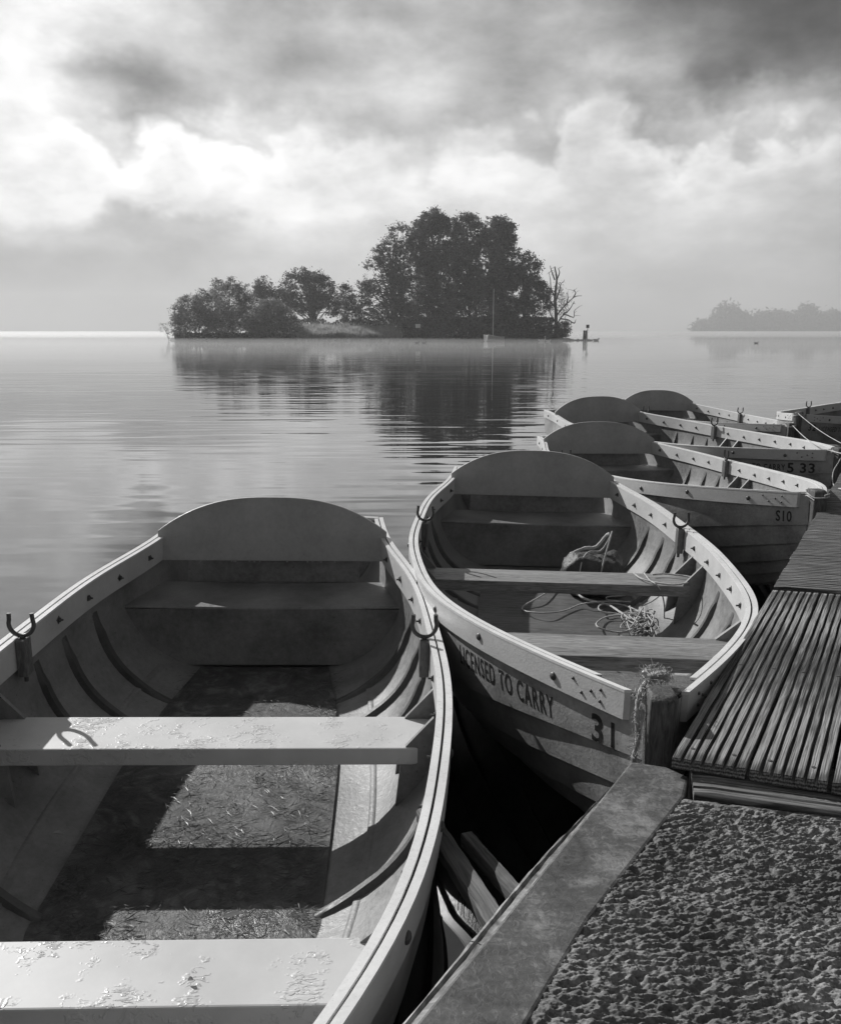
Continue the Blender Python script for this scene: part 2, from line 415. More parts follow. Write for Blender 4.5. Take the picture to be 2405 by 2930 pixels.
def make_boat(label, pose, number=None, txt=None, wet=False, rl=(0, 0), tsl=None, five=True, cat_='rowing boat'):
    X, Y, h, dz, tr, ro, sc_ = pose
    e = empty('rowing_boat', (X, Y, WL - ZB * sc_ + dz - 1.5 * tr), (ro, -tr, h - math.pi / 2)); e.scale = (sc_,) * 3
    tag(e, label, cat_, 'rowing boats moored bow in along the dock')
    link('hull', cached('hull', hull_mesh, [M['outer'], M['inner']], 35), e)
    for s in (-1, 1):
        ow = link('outer_rail', cached('outer_rail%d' % s, lambda: plank_mesh(0, .016, -.001, -.074, s, TSB), M['rail'], 30), e)
        link('cap_strip', cached('cap%d' % s, lambda: plank_mesh(-.001, .018, .007, -.001, s, TSB), M['cap'], 30), ow)
        iw = link('inner_rail', cached('inner_rail%d' % s, lambda: plank_mesh(.026, .042, -.001, -.100, s, [t for t in TSB if t < L - .16]), M['rail'], 30), e)
        link('cap_strip', cached('icap%d' % s, lambda: plank_mesh(.0245, .043, .006, -.001, s, [t for t in TSB if t < L - .16]), M['cap'], 30), iw)
        link('seam', cached('seam%d' % s, lambda: plank_mesh(.016, .026, -.006, -.02, s, TSB), M['groove'], 30), e)
        t = -.2; k = 0
        while t < L - .1:
            dw = (hw(t + .01) - hw(t - .01)) / .02
            bo = link('bolt', cached('bolt', bolt_mesh, M['metal'], 40), ow, (t, s * (hw(t) + .000), sh(t) + ZB - .036 + .004 * math.sin(k * 3)))
            bo.rotation_euler = (0, 0, math.atan(dw) * s + (math.pi if s > 0 else 0)); t += .34; k += 1
        for q, (a, c) in enumerate(((.20, -.02), (.17, -.05), (.14, -.034), (.11, -.02), (.11, -.052))):
            t = L - a - .02
            sc = link('screw', cached('bolt', bolt_mesh, M['metal'], 40), ow, (t, s * (hw(t) + .0), sh(t) + ZB + c)); sc.scale = (.4, .6, .4)
            sc.rotation_euler = (0, 0, math.atan((hw(t + .01) - hw(t - .01)) / .02) * s + (math.pi if s > 0 else 0))
        t = .12; k = 0
        while t < L - .35:
            dw = (hw(t + .01) - hw(t - .01)) / .02
            if abs(t - 1.15) > .05:
                nu = link('nut', cached('nut', nut_mesh, M['metal'], 40), iw, (t, s * (hw(t) - .042), sh(t) + ZB - .05 + .005 * math.sin(k * 5)))
                nu.rotation_euler = (0, k * .7, math.atan(dw) * s + (math.pi if s > 0 else 0))
            t += .245; k += 1
        # rowlock in its block
        t = 1.15; y = s * (hw(t) - .042 - .016)
        bk = MB(); bk.box(t - .026, t + .026, min(y - .016, y + .016), max(y - .016, y + .016), sh(t) - .125 + ZB, sh(t) + .004 + ZB)
        bo = bk.build('rowlock_block', M['block'], e, bevel=.004)
        r = link('rowlock', cached('rowlock', rowlock_mesh, M['metal'], 50), e, (t, y, sh(t) + ZB + .002)); r.rotation_euler = (0, 0, rl[0 if s < 0 else 1])
        # ribs
        for t in (.55, .80, 1.02, 1.80, 2.12):
            b = MB(); rings = []
            for i in range(15):
                ph = ph_at(t, sh(t) - .135) + (ph_at(t, -.515) - ph_at(t, sh(t) - .135)) * i / 14
                slant = .05 * (i / 14)
                slant = .10 * (i / 14) ** 2; sc = min(1, i / 2, .04 + (14 - i) / 5)
                rings.append([(lambda p: (p[0], s * p[1], p[2]))(sec(t + slant + dx, ph, -off * sc - .0005, True)) for dx, off in ((-.019, -.002), (-.013, .019), (.013, .019), (.019, -.002))])
            b.loft(rings, closed=False); b.build('rib', M['rib'], e, smooth=60)
        # bilge stringer
        b = MB(); rings = []
        for i in range(30):
            t = .38 + 2.5 * i / 29; y = min(inw(t, -.455), .52)
            rings.append([(t, s * (y - .022), -.487 + ZB), (t, s * (y - .012), -.455 + ZB), (t, s * (y + .008), -.45 + ZB), (t, s * (y + .03), -.46 + ZB)])
        b.loft(rings, closed=False); b.build('stringer', M['inner'], e, smooth=60)
    # backrest board
    n = 40; hb = .53; b0 = -.102; zc = .033; ap = .191; rk = .171
    prof = [(-hb, b0)] + [(hb * (-1 + 2 * i / n), zc + (ap - zc) * (1 - abs(-1 + 2 * i / n) ** 2.6)) for i in range(n + 1)] + [(hb, b0)]
    b = MB(); b.loft([[(-rk * (z - b0) + d, y, z + ZB) for y, z in prof] for d in (-.018, 0)])
    bd = b.build('backrest', M['board'], e, bevel=.003)
    if X < 1:
        rd = random.Random(int(X * 100)); rr = .0028
        def dm():
            b = MB(); b.loft([[(rr * .8 * math.cos(a) * c, rr * math.sin(a) * c, -rr + rr * s_ * 1.3) for a in [k * math.pi / 3 for k in range(6)]] for s_, c in ((-1, .2), (-.5, .85), (0, 1), (.6, .7), (1, .3))]); return b
        for q in range(13):
            dr_ = link('water_drop', cached('water_drop', dm, M['drop'], 80), bd, (.001, rd.uniform(-.5, .5), b0 + ZB)); dr_.scale = (rd.uniform(.7, 1.2),) * 3
    # stern seat and its front
    z = -.209; b = MB(); ys = 24; rings = []
    for t in [.0 + .326 * i / 8 for i in range(9)]:
        w = inw(t, z) + .002; rings.append([(t, w * (-1 + 2 * j / ys), z + ZB + .004 * math.cos(math.pi * j / ys * 2)) for j in range(ys + 1)])
    rings.append([(.333, p[1] , p[2] - .008) for p in rings[-1]])
    b.loft(rings, closed=False)
    fr = []
    for i in range(13):
        zz = z - .008 + (-.492 - z + .008) * i / 12; t = .333 - .035 * math.sin(math.pi * .5 * i / 12)
        w = inw(t, zz) + .003; fr.append([(t, w * (-1 + 2 * j / ys), zz + ZB) for j in range(ys + 1)])
    b.loft(fr, closed=False)
    b.build('stern_seat', M['inner'], e, smooth=35)
    b = MB(); pan = [[(-.016 - .07 * i / 5, .40 * (-1 + j / 8), z + .001 + (.215) * i / 5 + ZB) for j in range(17)] for i in range(6)]
    b.loft([[pan[0][0], pan[0][-1], pan[-1][-1], pan[-1][0]], [(p[0] - .016, p[1], p[2]) for p in (pan[0][0], pan[0][-1], pan[-1][-1], pan[-1][0])]])
    b.build('seat_back_panel', M['inner'], e)
    b = MB()
    bk = []
    for i in range(6):
        zz = z + (-.45 - z) * i / 5; w = inw(0, zz) + .003; bk.append([(0, w * (-1 + 2 * j / ys), zz + ZB) for j in range(ys + 1)])
    b.loft(bk, closed=False)
    b.build('seat_bulkhead', M['inner'], e, smooth=35)
    tm = M['wet'] if wet else M['thwart_wood']
    for (a, c, zt) in ((1.319, 1.519, -.214), (2.362, 2.526 + .05, -.152)):
        if wet and a > 2: a, c, zt = 2.355, 2.52, -.152
        thwart(e, a, c, zt, tm)
        for s in (-1, 1):
            knee(e, a + .01, zt, s, M['inner']); knee(e, c - .012, zt, s, M['inner'])
    # sole board
    b = MB(); st = [(.33, .28), (.7, .335), (1.15, .37), (1.95, .37), (2.3, .25), (2.8, .12)]
    ts = [.33 + 2.4 * i / 30 for i in range(31)]
    def sw(t):
        for (a, p), (c, q) in zip(st, st[1:]):
            if t <= c: return p + (q - p) * (t - a) / (c - a)
        return st[-1][1]
    rings = [[(t, -sw(t), -.49 + ZB), (t, sw(t), -.49 + ZB), (t, sw(t), -.506 + ZB), (t, -sw(t), -.506 + ZB)] for t in ts]
    b.loft(rings); b.build('sole_board', M['floor'] if wet else M['sole_wood'], e)
    # stem post, breasthook
    b = MB(); s = sh(L) + ZB; rr = []
    for z, w, x0, x1 in ((s + .022, .030, L - .05, L + .018), (s + .012, .034, L - .06, L + .030), (s - .06, .037, L - .06, L + .036), (s - .2, .034, L - .06, L + .03), (s - .38, .030, L - .09, L + .0), (s - .52, .024, L - .16, L - .10)):
        rr.append([(x0, -w, z), (x1 - .012, -w, z), (x1, -w * .55, z), (x1, w * .55, z), (x1 - .012, w, z), (x0, w, z)])
    b.loft(rr); b.build('stem_post', M['post'], e, smooth=40, bevel=.004)
    b = MB(); rr = []
    for i in range(9):
        t = L - .22 + .18 * i / 8; w = hw(t) - .028; rr.append([(t, -w, sh(t) + ZB - .002), (t, w, sh(t) + ZB - .002), (t, w, sh(t) + ZB - .04), (t, -w, sh(t) + ZB - .04)])
    b.loft(rr); b.build('breasthook', M['post'], e)
    # transom top rail
    w = hw(T0) - .02; b = MB(); zt = sh(T0) + ZB
    b.loft([[(T0 - .012 - .006, y, zt + .012 * (1 - (y / w) ** 2) + d) for y in [w * (-1 + j / 8) for j in range(17)]] + [(T0 + .02, y, zt + .012 * (1 - (y / w) ** 2) + d) for y in [w * (1 - j / 8) for j in range(17)]] for d in (-.09, .006)])
    b.build('transom_rail', M['rail'], e, bevel=.003)
    for (s_, size, t0, dr, ft, sg) in (txt or []): hull_text(s_, size, t0, dr, e, M['dark'], sg, fit=ft)
    for (s_, size, t0, dr, ft, sg) in (number or []): hull_text(s_, size, t0, dr, e, M['dark'], sg, fit=ft, name='number')
    return e

POSE = {'A': (-.699, 3.773, .037, -.013, -.024, -.017, 1), 'B': (.720, 5.371, -.042, .001, -.009, -.017, 1),
        'C': (1.681, 7.802, .112, -.025, .023, -.017, 1.016), 'D': (2.243, 10.525, .301, -.073, -.014, 0, 1.131),
        'E': (3.54, 12.511, .121, -.108, -.013, -.024, 1.017), 'F': (6.55, 11.75, -.745, -.03, 0, 0, 1.03)}
def mw(o): return Matrix.Translation(o.location) @ o.rotation_euler.to_matrix().to_4x4() @ Matrix.Diagonal(o.scale.to_4d())
boatA = make_boat('open rowing boat nearest the camera with wet white thwarts and leaf-strewn floor', POSE['A'], wet=True, rl=(R(0), R(0)))
boatB = make_boat('rowing boat numbered 31 with rope heaped on bare wooden thwarts', POSE['B'], number=[('3', .110, 3.312, .170, .042, -1), ('1', .108, 3.366, .170, .024, -1)], txt=[('LICENSED TO CARRY', .092, 2.70, .168, .48, -1)], rl=(0, R(8)))
boatC = make_boat('rowing boat numbered S10 between boat 31 and boat 33', POSE['C'], number=[('S10', .078, 3.325, .145, .075, -1)], rl=(R(10), R(85)))
boatD = make_boat('rowing boat lettered LICENSED TO CARRY 5 33, behind the S10 boat', POSE['D'], number=[('5', .098, 3.205, .158, .042, -1), ('33', .098, 3.28, .158, .092, -1)], txt=[('LICENSED TO CARRY', .062, 2.775, .145, .42, -1)], rl=(R(5), R(5)))
boatE = make_boat('farthest of the boats with a raised backrest, its bow roped beside boat 32', POSE['E'], number=[('15', .075, 3.35, .15, .055, -1)], rl=(R(0), R(5)))
boatF = make_boat('rowing boat numbered 32 cut off by the right edge, lying at an angle', POSE['F'], number=[('32', .095, 3.40, .155, .085, 1)], txt=[('LICENSED TO CARRY', .065, 3.28, .15, .42, 1)], rl=(R(60), R(0)))

# ------------------------------------------------------------------ things in and on the boats
zf = WL - .487
def rope_obj(name, lab, pts, rad=.0045, parent=None, cat_='rope', n=7, group=None, twist=True):
    b = MB(); pp = cat(pts, n)
    if twist:
        rs = [rad * (1 + .12 * math.sin(i * 2.1)) for i in range(len(pp))]
    else: rs = rad
    b.tube(pp, rs, 7); o = b.build(name, M['rope'], parent, smooth=80)
    if not parent: tag(o, lab, cat_, group)
    return o
Z2 = lambda x, y: (1300 + x * .4032, 1600 + y * .4032)
def rp(lst, z, dz=.0):
    out = []
    for i, (x, y) in enumerate(lst):
        px, py = Z2(x, y); out.append(P(px, py, z + dz * (.5 + .5 * math.sin(i * 1.7))))
    return out
floor_rope = rp([(700, 205), (600, 270), (500, 325), (480, 355), (530, 375), (650, 382), (780, 365), (880, 325), (950, 310), (1060, 300), (1180, 302), (1340, 298), (1365, 265), (1350, 235), (1250, 255), (1150, 262), (1085, 268), (1085, 288), (1180, 300), (1330, 318),
                 (1400, 345), (1490, 355), (1500, 378), (1400, 392), (1280, 405), (1150, 388), (1050, 375), (1020, 345), (1050, 320), (1150, 318), (1250, 345), (1330, 390), (1350, 440), (1300, 480), (1250, 500), (1170, 530), (1180, 548), (1280, 545), (1350, 520), (1330, 480), (1270, 460), (1300, 430), (1380, 390), (1480, 375), (1500, 400), (1420, 450), (1300, 500), (1180, 520), (1080, 505), (1015, 480), (1010, 450), (1080, 410), (1220, 395), (1340, 420)], zf + .012, .022)
rope_obj('rope', 'long pale rope heaped in loose loops on the floor of boat 31', floor_rope, .0042)
rope_obj('rope', 'short rope end crossing the dark sole board of boat 31 beneath the middle thwart', rp([(845, 215), (900, 268), (960, 292), (1090, 325), (1180, 380), (1260, 430), (1310, 400), (1340, 340)], zf + .02, .02), .006)
rt = random.Random(21); tang = []
for i in range(46):
    px = 1310 + 130 * math.cos(i * 1.15 + rt.uniform(-.5, .5)) * rt.uniform(.35, 1.15); py = 430 + 95 * math.sin(i * 1.31 + rt.uniform(-.5, .5)) * rt.uniform(.3, 1.1)
    tang.append(P(*Z2(px, py), zf + .012 + rt.uniform(0, .045)))
rope_obj('rope', 'thin tangled heap of line at the right side of the sole board in boat 31', tang, .0032)
zt = WL - .214 + .008
tr_pts = rp([(1270, 100), (1330, 140), (1450, 170), (1550, 181), (1640, 170), (1705, 140), (1650, 122), (1560, 110), (1480, 104), (1400, 110)], zt)
drop = [P(*Z2(1345, 100), zt), P(*Z2(1385, 150), zt), P(*Z2(1430, 180), zt + .004), P(*Z2(1468, 240), zt - .06), P(*Z2(1488, 330), zt - .13), P(*Z2(1488, 430), zf + .05), P(*Z2(1515, 560), zf + .02)]
rope_obj('rope', 'rope looped on the right end of the middle thwart of boat 31', tr_pts, .0045)
rope_obj('rope', 'thin rope hanging off the middle thwart of boat 31 down to its floor', drop, .0035)
bow_r = rp([(1060, 690), (1200, 770), (1300, 797), (1390, 770), (1460, 742), (1520, 755), (1500, 785), (1430, 800), (1360, 810), (1340, 840), (1360, 890)], zf + .03, .02)
rope_obj('rope', 'pale rope curling below the front thwart towards the bow of boat 31', bow_r, .0052)
rope_obj('rope', 'rope end curving up to the breasthook of boat 31', [P(*Z2(1460, 745), zf + .04), P(*Z2(1410, 790), zf + .05), P(*Z2(1400, 835), zf + .08), P(*Z2(1440, 880), zf + .16), P(*Z2(1520, 905), zf + .3)], .0052)

# wrapped anchor weight behind the middle thwart
def lump():
    b = MB(); n, m = 26, 16; rings = []
    for i in range(m + 1):
        a = -math.pi / 2 + math.pi * i / m
        ring = []
        for j in range(n):
            q = 2 * math.pi * j / n
            sx = abs(math.cos(q)) ** .55 * math.copysign(1, math.cos(q)); sy = abs(math.sin(q)) ** .6 * math.copysign(1, math.sin(q))
            ca = max(0, math.cos(a)) ** .45; sa = abs(math.sin(a)) ** .7 * math.copysign(1, math.sin(a))
            p = Vector((.20 * sx * ca, .11 * sy * ca, .085 + .085 * sa))
            p *= 1 + .16 * noise.noise(p * 14) + .07 * noise.noise(p * 38); ring.append(p)
        rings.append(ring)
    b.loft(rings); return b
c0 = PD(1695, 1600, 4.52); c0.z = zf
aw = empty('anchor_weight', c0, (0, 0, R(-8))); aw.scale = (.85, 1, 1.35)
tag(aw, 'dark cloth-wrapped anchor weight on the floor behind the middle thwart of boat 31', 'anchor')
lump().build('bundle', M['cloth'], aw, smooth=50)
rope_obj('lashing', None, [(-.10, -.115, .02), (-.08, -.10, .15), (-.03, -.02, .185), (.05, .0, .19), (.10, -.02, .25), (.11, -.03, .27), (.06, -.10, .16), (.02, -.13, .03)], .005, aw)
rope_obj('lashing', None, [(-.15, .02, .165), (-.05, .04, .19), (.02, .05, .195), (.08, .02, .25), (.1, 0, .262)], .008, aw)

# leaf litter on the floor of the nearest boat
def litter():
    b = MB(); rnd = random.Random(3)
    for i in range(9000):
        t = .36 + 2.0 * rnd.random() if i % 3 else 1.5 + .8 * rnd.random(); w = .355
        y = (-1 + 2 * rnd.random()) * w
        if t > 1.95: y *= .68
        if t < 1.2 and rnd.random() < .75: continue
        cl = noise.noise(Vector((t * 5, y * 5, 1.3)))
        if cl < -.02 and rnd.random() < .75: continue
        ln = rnd.uniform(.005, .030); wd = rnd.uniform(.0005, .0017); a = rnd.gauss(1.45, .75); z = -.489 + rnd.random() * .008; tilt = rnd.uniform(-.18, .18)
        dx, dy = math.cos(a) * ln, math.sin(a) * ln; nx, ny = -math.sin(a) * wd, math.cos(a) * wd
        kz = ln * tilt; bend = rnd.uniform(-.25, .25) * ln
        p = [(t - dx, y - dy, z), (t + nx - ny * 0 + bend * nx / wd, y + ny + bend * ny / wd, z + abs(kz) * .4 + .001), (t + dx, y + dy, z + abs(kz)), (t - nx + bend * nx / wd, y - ny + bend * ny / wd, z + .001)]
        b.add([(q[0], q[1], q[2] + ZB) for q in p], [(0, 1, 2, 3)], 0 if rnd.random() < .55 else 1)
    o = b.build('leaf_litter', [M['litter'], M['litter_dark']]); o.matrix_world = boatA_m(); return o
def boatA_m():
    return Matrix.Translation(boatA.location) @ boatA.rotation_euler.to_matrix().to_4x4()
lt = litter(); tag(lt, 'wet willow leaves and twigs littering the sole board of the nearest boat', 'leaf litter', kind='stuff')
def leaf(px, py, z, ln, ang, lab):
    b = MB(); rr = []
    for i in range(9):
        u = i / 8; w = ln * .16 * math.sin(math.pi * min(1, u * .93 + .04)); rr.append([(ln * (u - .5), -w, .004 * math.sin(u * 3) + .003), (ln * (u - .5), 0, .001), (ln * (u - .5), w, .006 * math.sin(u * 3) + .003)])
    b.loft(rr, closed=False); o = b.build('fallen_leaf', M['dryleaf'], smooth=60); o.location = P(px, py, z); o.rotation_euler = (0, 0, ang); tag(o, lab, 'leaf'); return o
leaf(668, 2622, zf + .012, .052, R(20), 'pale narrow leaf on the litter near the front thwart of the nearest boat')
leaf(166, 2388, zf + .03, .035, R(-10), 'small pale leaf lying left of the leaf litter in the nearest boat')
leaf(545, 2808, WL - .152 - .035, .010, R(10), 'tiny dark speck of leaf on the white front thwart')

# frayed mooring rope on the bow of boat 31
def fray(name, pts, nf, rad, seed):
    rnd = random.Random(seed); b = MB(); pp = cat(pts, 8)
    for k in range(3):
        b.tube([p + Vector((math.cos(i * .9 + k * 2.1), math.sin(i * .9 + k * 2.1) * .6, .3 * math.sin(i * .9 + k * 2.1))) * rad * .6 for i, p in enumerate(pp)], rad * .62, 6)
    for i in range(nf):
        p = rnd.choice(pp) + Vector((rnd.gauss(0, rad), rnd.gauss(0, rad), rnd.gauss(0, rad)))
        d = Vector((rnd.gauss(0, 1), rnd.gauss(0, 1), rnd.gauss(-.3, 1))).normalized() * rnd.uniform(.006, .028)
        b.tube([p, p + d * .5 + Vector((0, 0, rnd.gauss(0, .003))), p + d], .0006, 3)
    return b
def bw(t, y, z):
    return Matrix.Translation(boatB.location) @ boatB.rotation_euler.to_matrix().to_4x4() @ Vector((t, y, z + ZB))
s3 = sh(L)
pts = [bw(L - .13, .045, s3 + .002), bw(L - .10, .0, s3 + .016), bw(L - .06, -.030, s3 + .02), bw(L - .03, -.050, s3 - .0), bw(L - .01, -.056, s3 - .05), bw(L - .0, -.052, s3 - .10), bw(L - .0, -.058, s3 - .16), bw(L - .02, -.054, s3 - .25), bw(L - .03, -.05, s3 - .36)]
o = fray('frayed_rope', pts, 500, .0058, 2).build('frayed_rope', M['rope'], smooth=60); tag(o, 'frayed hemp rope hanging down the bow post of boat 31', 'rope')
b = fray('k', [bw(L - .10, -.02, s3 + .02), bw(L - .085, .01, s3 + .034), bw(L - .11, .03, s3 + .022), bw(L - .13, .0, s3 + .02), bw(L - .10, -.02, s3 + .03)], 300, .010, 5)
o = b.build('rope_knot', M['rope'], smooth=60); tag(o, 'frayed knot on top of the breasthook of boat 31', 'rope knot')

# ------------------------------------------------------------------ dock
ZD = WL + .045; ZP = WL
dock = empty('dock', (1.2, 1.5, 0)); tag(dock, 'weathered wooden and concrete dock with grooved boards along the right side', 'dock')
DO = Vector((1.2, 1.5, 0))
def onto(o): o.parent = dock; o.location = -DO; return o
# long-grain decking: boards run from the near end to the far end
A0 = P(1922, 2163, ZD); A1 = P(2212, 1682, ZD); A2 = P(2405, 1352, ZD)
dl = (A1 - A0); dl.z = 0; ln = dl.length; dl.normalize(); dn = Vector((dl.y, -dl.x, 0))       # dn points to the right, away from the boats
def ridged(origin, along, across, length, width, ridges, h, z, mb, seed, edge=0.0, skew=0.0, skew1=None):
    if skew1 is None: skew1 = skew
    rnd = random.Random(seed); prof = []; pit = width / ridges
    for i in range(ridges):
        a = i * pit; rd = rnd.uniform(.9, 1.1)
        g0 = .17 if i else .02; g1 = .83 if i < ridges - 1 else .98
        prof += [(a + pit * (g0 - .015), -h), (a + pit * g0, -h * .10), (a + pit * (g0 + .03), 0), (a + pit * (g1 - .03), 0), (a + pit * g1, -h * .10), (a + pit * (g1 + .015), -h)]
    prof = [(0, -.027), (0, -h * .5)] + prof[1:-1] + [(width, -h * .5), (width, -.027)]
    N = max(2, int(length / .04)); rings = []
    for k in range(N + 1):
        s = length * k / N; r = []
        for j, (w, zz) in enumerate(prof):
            jw = .0016 * noise.noise(Vector((s * 9, w * 60, seed))) ; jz = .0014 * noise.noise(Vector((s * 14, w * 45, seed + 5)))
            e = edge * noise.noise(Vector((s * 4, seed, 0))) if j < 3 else 0
            chip = 0
            if k in (0, N): chip = -.003
            sk = skew + (skew1 - skew) * k / N
            r.append(origin + along * (s + w * sk + (.003 * noise.noise(Vector((w * 90, seed, 3))) if k in (0, N) else 0)) + across * (w + jw + e) + Vector((0, 0, z + zz + (jz if zz > -h * .9 else 0) + chip)))
        rings.append(r)
    mb.loft(rings)
mb = MB(); bwid = .150; o0 = Vector((A0.x, A0.y, 0)); end_t = None
nb = 9
near_dir = (P(2405, 2244, ZD) - P(1925, 2168, ZD)); near_dir.z = 0
far_dir = (P(2405, 1708, ZD) - P(2200, 1694, ZD)); far_dir.z = 0
for i in range(nb):
    off = i * (bwid + .009)
    # near end of each board lies on the near edge line
    k0 = off / near_dir.dot(dn); st = near_dir.dot(dl) * k0
    k1 = off / far_dir.dot(dn); en = ln - .02 + far_dir.dot(dl) * k1
    ridged(o0 + dn * off + dl * st, dl, dn, en - st, bwid, 7, .013, ZD, mb, i + 1, .006 if i == 0 else 0, near_dir.dot(dl) / near_dir.dot(dn), far_dir.dot(dl) / far_dir.dot(dn))
dk = mb.build('long_decking', M['deck_long'], smooth=22); onto(dk)
def screw_mesh():
    b = MB(); b.loft([[(r_ * math.cos(a), r_ * math.sin(a), z) for a in [math.pi * 2 * j / 8 for j in range(8)]] for r_, z in ((.005, -.004), (.005, .001), (.0035, .0015))]); return b
for i in range(6):
    off = i * (bwid + .009)
    for (w_, q_) in ((.032, .05), (.118, .05), (.032, .62), (.118, .62)):
        p = o0 + dn * (off + w_) + dl * (near_dir.dot(dl) * (off + w_) / near_dir.dot(dn) + q_); sc = link('screw', cached('screw_head', screw_mesh, M['metal'], 30), dock); sc.location = Vector((p.x, p.y, ZD)) - DO
# texture follows the boards
def align_obj(o, along):
    ang = math.atan2(along.y, along.x) - math.pi / 2
    Rm = Matrix.Rotation(ang, 4, 'Z'); o.data.transform(Rm.inverted()); o.rotation_euler = (0, 0, ang)
align_obj(dk, dl)
# cross decking beyond
dl2 = (A2 - A1); dl2.z = 0; l2 = dl2.length; dl2.normalize(); fd = far_dir.normalized()
mb = MB(); k = 0; s = 0.012
while s < l2 + 6.5:
    og = Vector((A1.x, A1.y, 0)) + dl2 * s
    og2 = og + dl2 * .135
    # board across the dock: runs along fd, its width follows dl2
    wv = fd.cross(Vector((0, 0, 1))); 
    if wv.dot(dl2) < 0: wv = -wv
    jut = random.uniform(-.004, .004)
    ridged(og + fd * jut, fd, wv, 2.2, .134, 6, .012, ZD + .004, mb, 40 + k, 0, dl2.dot(fd) / dl2.dot(wv)); s += .141 / wv.dot(dl2); k += 1
dc = mb.build('cross_decking', M['deck_cross'], smooth=22); onto(dc); align_obj(dc, Vector((-fd.y, fd.x, 0)))
# beams below the decking
mb = MB()
def beam(mb, a, b_, w, z0, z1, side):
    d = (b_ - a).normalized(); n = side * w
    vs = [a, b_, b_ + n, a + n]; mb.add([(p.x, p.y, z0) for p in vs] + [(p.x, p.y, z1) for p in vs], [(0, 3, 2, 1), (4, 5, 6, 7), (0, 1, 5, 4), (1, 2, 6, 5), (2, 3, 7, 6), (3, 0, 4, 7)])
o1 = o0 + dn * .03; beam(mb, o1 + dl * .05, o1 + dl * ln, .10, ZD - .22, ZD - .048, dn)
q = Vector((A1.x, A1.y, 0)) + fd * .04; beam(mb, q + dl2 * .03, q + dl2 * (l2 + 6), .10, ZD - .22, ZD - .05, fd)
beam(mb, o0 + dl * .03 + dn * .04, o0 + dl * .03 + near_dir.normalized() * 1.6, .08, ZD - .2, ZD - .03, dl)
onto(mb.build('bearer', M['post']))
# low grooved board between decking and concrete
g0 = P(1978, 2194, ZP); g1 = P(2405, 2251, ZP); gd = (g1 - g0); gd.z = 0; gd.normalize(); gp = Vector((gd.y, -gd.x, 0))
mb = MB(); ridged(Vector((g0.x, g0.y, 0)) - gp * .06, gd, gp, 1.3, .185, 8, .012, ZP + .010, mb, 91)
gg = mb.build('grooved_step_board', M['deck_cross'], smooth=40); onto(gg); align_obj(gg, Vector((-gd.y, gd.x, 0)))
# plate
ztop = ZP
pl = [P(1804, 2178, ztop), P(1415, 2657, ztop), P(1187, 2930, ztop)]; d0 = (pl[2] - pl[1]).normalized(); pl.append(pl[2] + d0 * 1.2)
pr = [P(1970, 2222, ztop), P(1957, 2279, ztop), P(1686, 2626, ztop), P(1505, 2930, ztop)]; pr.append(pr[3] + (pr[3] - pr[2]).normalized() * 1.2)
mid = P(1905, 2193, ztop)
poly = [pl[0], mid, pr[0], pr[1], pr[2], pr[3], pr[4], pl[3], pl[2], pl[1]]
mb = MB(); mb.loft([[(p.x, p.y, ztop - .22) for p in poly], [(p.x, p.y, ztop) for p in poly]])
o = mb.build('edge_plate', M['plate'], bevel=.006); onto(o)
# rubbing timber along the outer face
ro = [P(1742, 2256, ztop - .012), P(1547, 2450, ztop - .012), P(1360, 2670, ztop - .012), P(1200, 2862, ztop - .012)]; ro.append(ro[3] + (ro[3] - ro[2]).normalized() * 1.3)
mb = MB(); rings = []; cc = cat([Vector((p.x, p.y, 0)) for p in ro], 14)
def on_pl(p):
    # matching point on the plate's outer line
    best = None
    for a, c in zip(pl, pl[1:]):
        ab = c - a; ab.z = 0; u = max(0, min(1, (Vector((p.x, p.y, a.z)) - a).dot(ab) / ab.length_squared)); q = a + ab * u
        dd = (Vector((p.x, p.y, 0)) - Vector((q.x, q.y, 0))).length
        if best is None or dd < best[0]: best = (dd, q)
    return best[1]
for i, p in enumerate(cc):
    q = on_pl(p); j = .004 * noise.noise(Vector((i * .35, 0, 0))) ; j2 = .006 * noise.noise(Vector((i * .5, 4, 0)))
    dirn = Vector((q.x - p.x, q.y - p.y, 0)).normalized()
    rr = []
    rr.append(Vector((p.x, p.y, ztop - .20)) + dirn * j)
    rr.append(Vector((p.x, p.y, ztop - .025 + j2)) + dirn * (j - .003))
    rr.append(Vector((p.x, p.y, ztop - .012 + j2)) + dirn * (j + .004))
    for u in (.3, .5, .6, .8): rr.append(Vector((p.x * (1 - u) + q.x * u, p.y * (1 - u) + q.y * u, ztop - .010 + .004 * noise.noise(Vector((i * .6, u * 9, 2))) - (.010 if u == .5 else 0))))
    rr.append(Vector((q.x, q.y, ztop - .008)) - dirn * .001); rr.append(Vector((q.x, q.y, ztop - .2)) - dirn * .001)
    rings.append(rr)
mb.loft(rings); o = mb.build('rubbing_timber', M['timber'], smooth=50); onto(o)
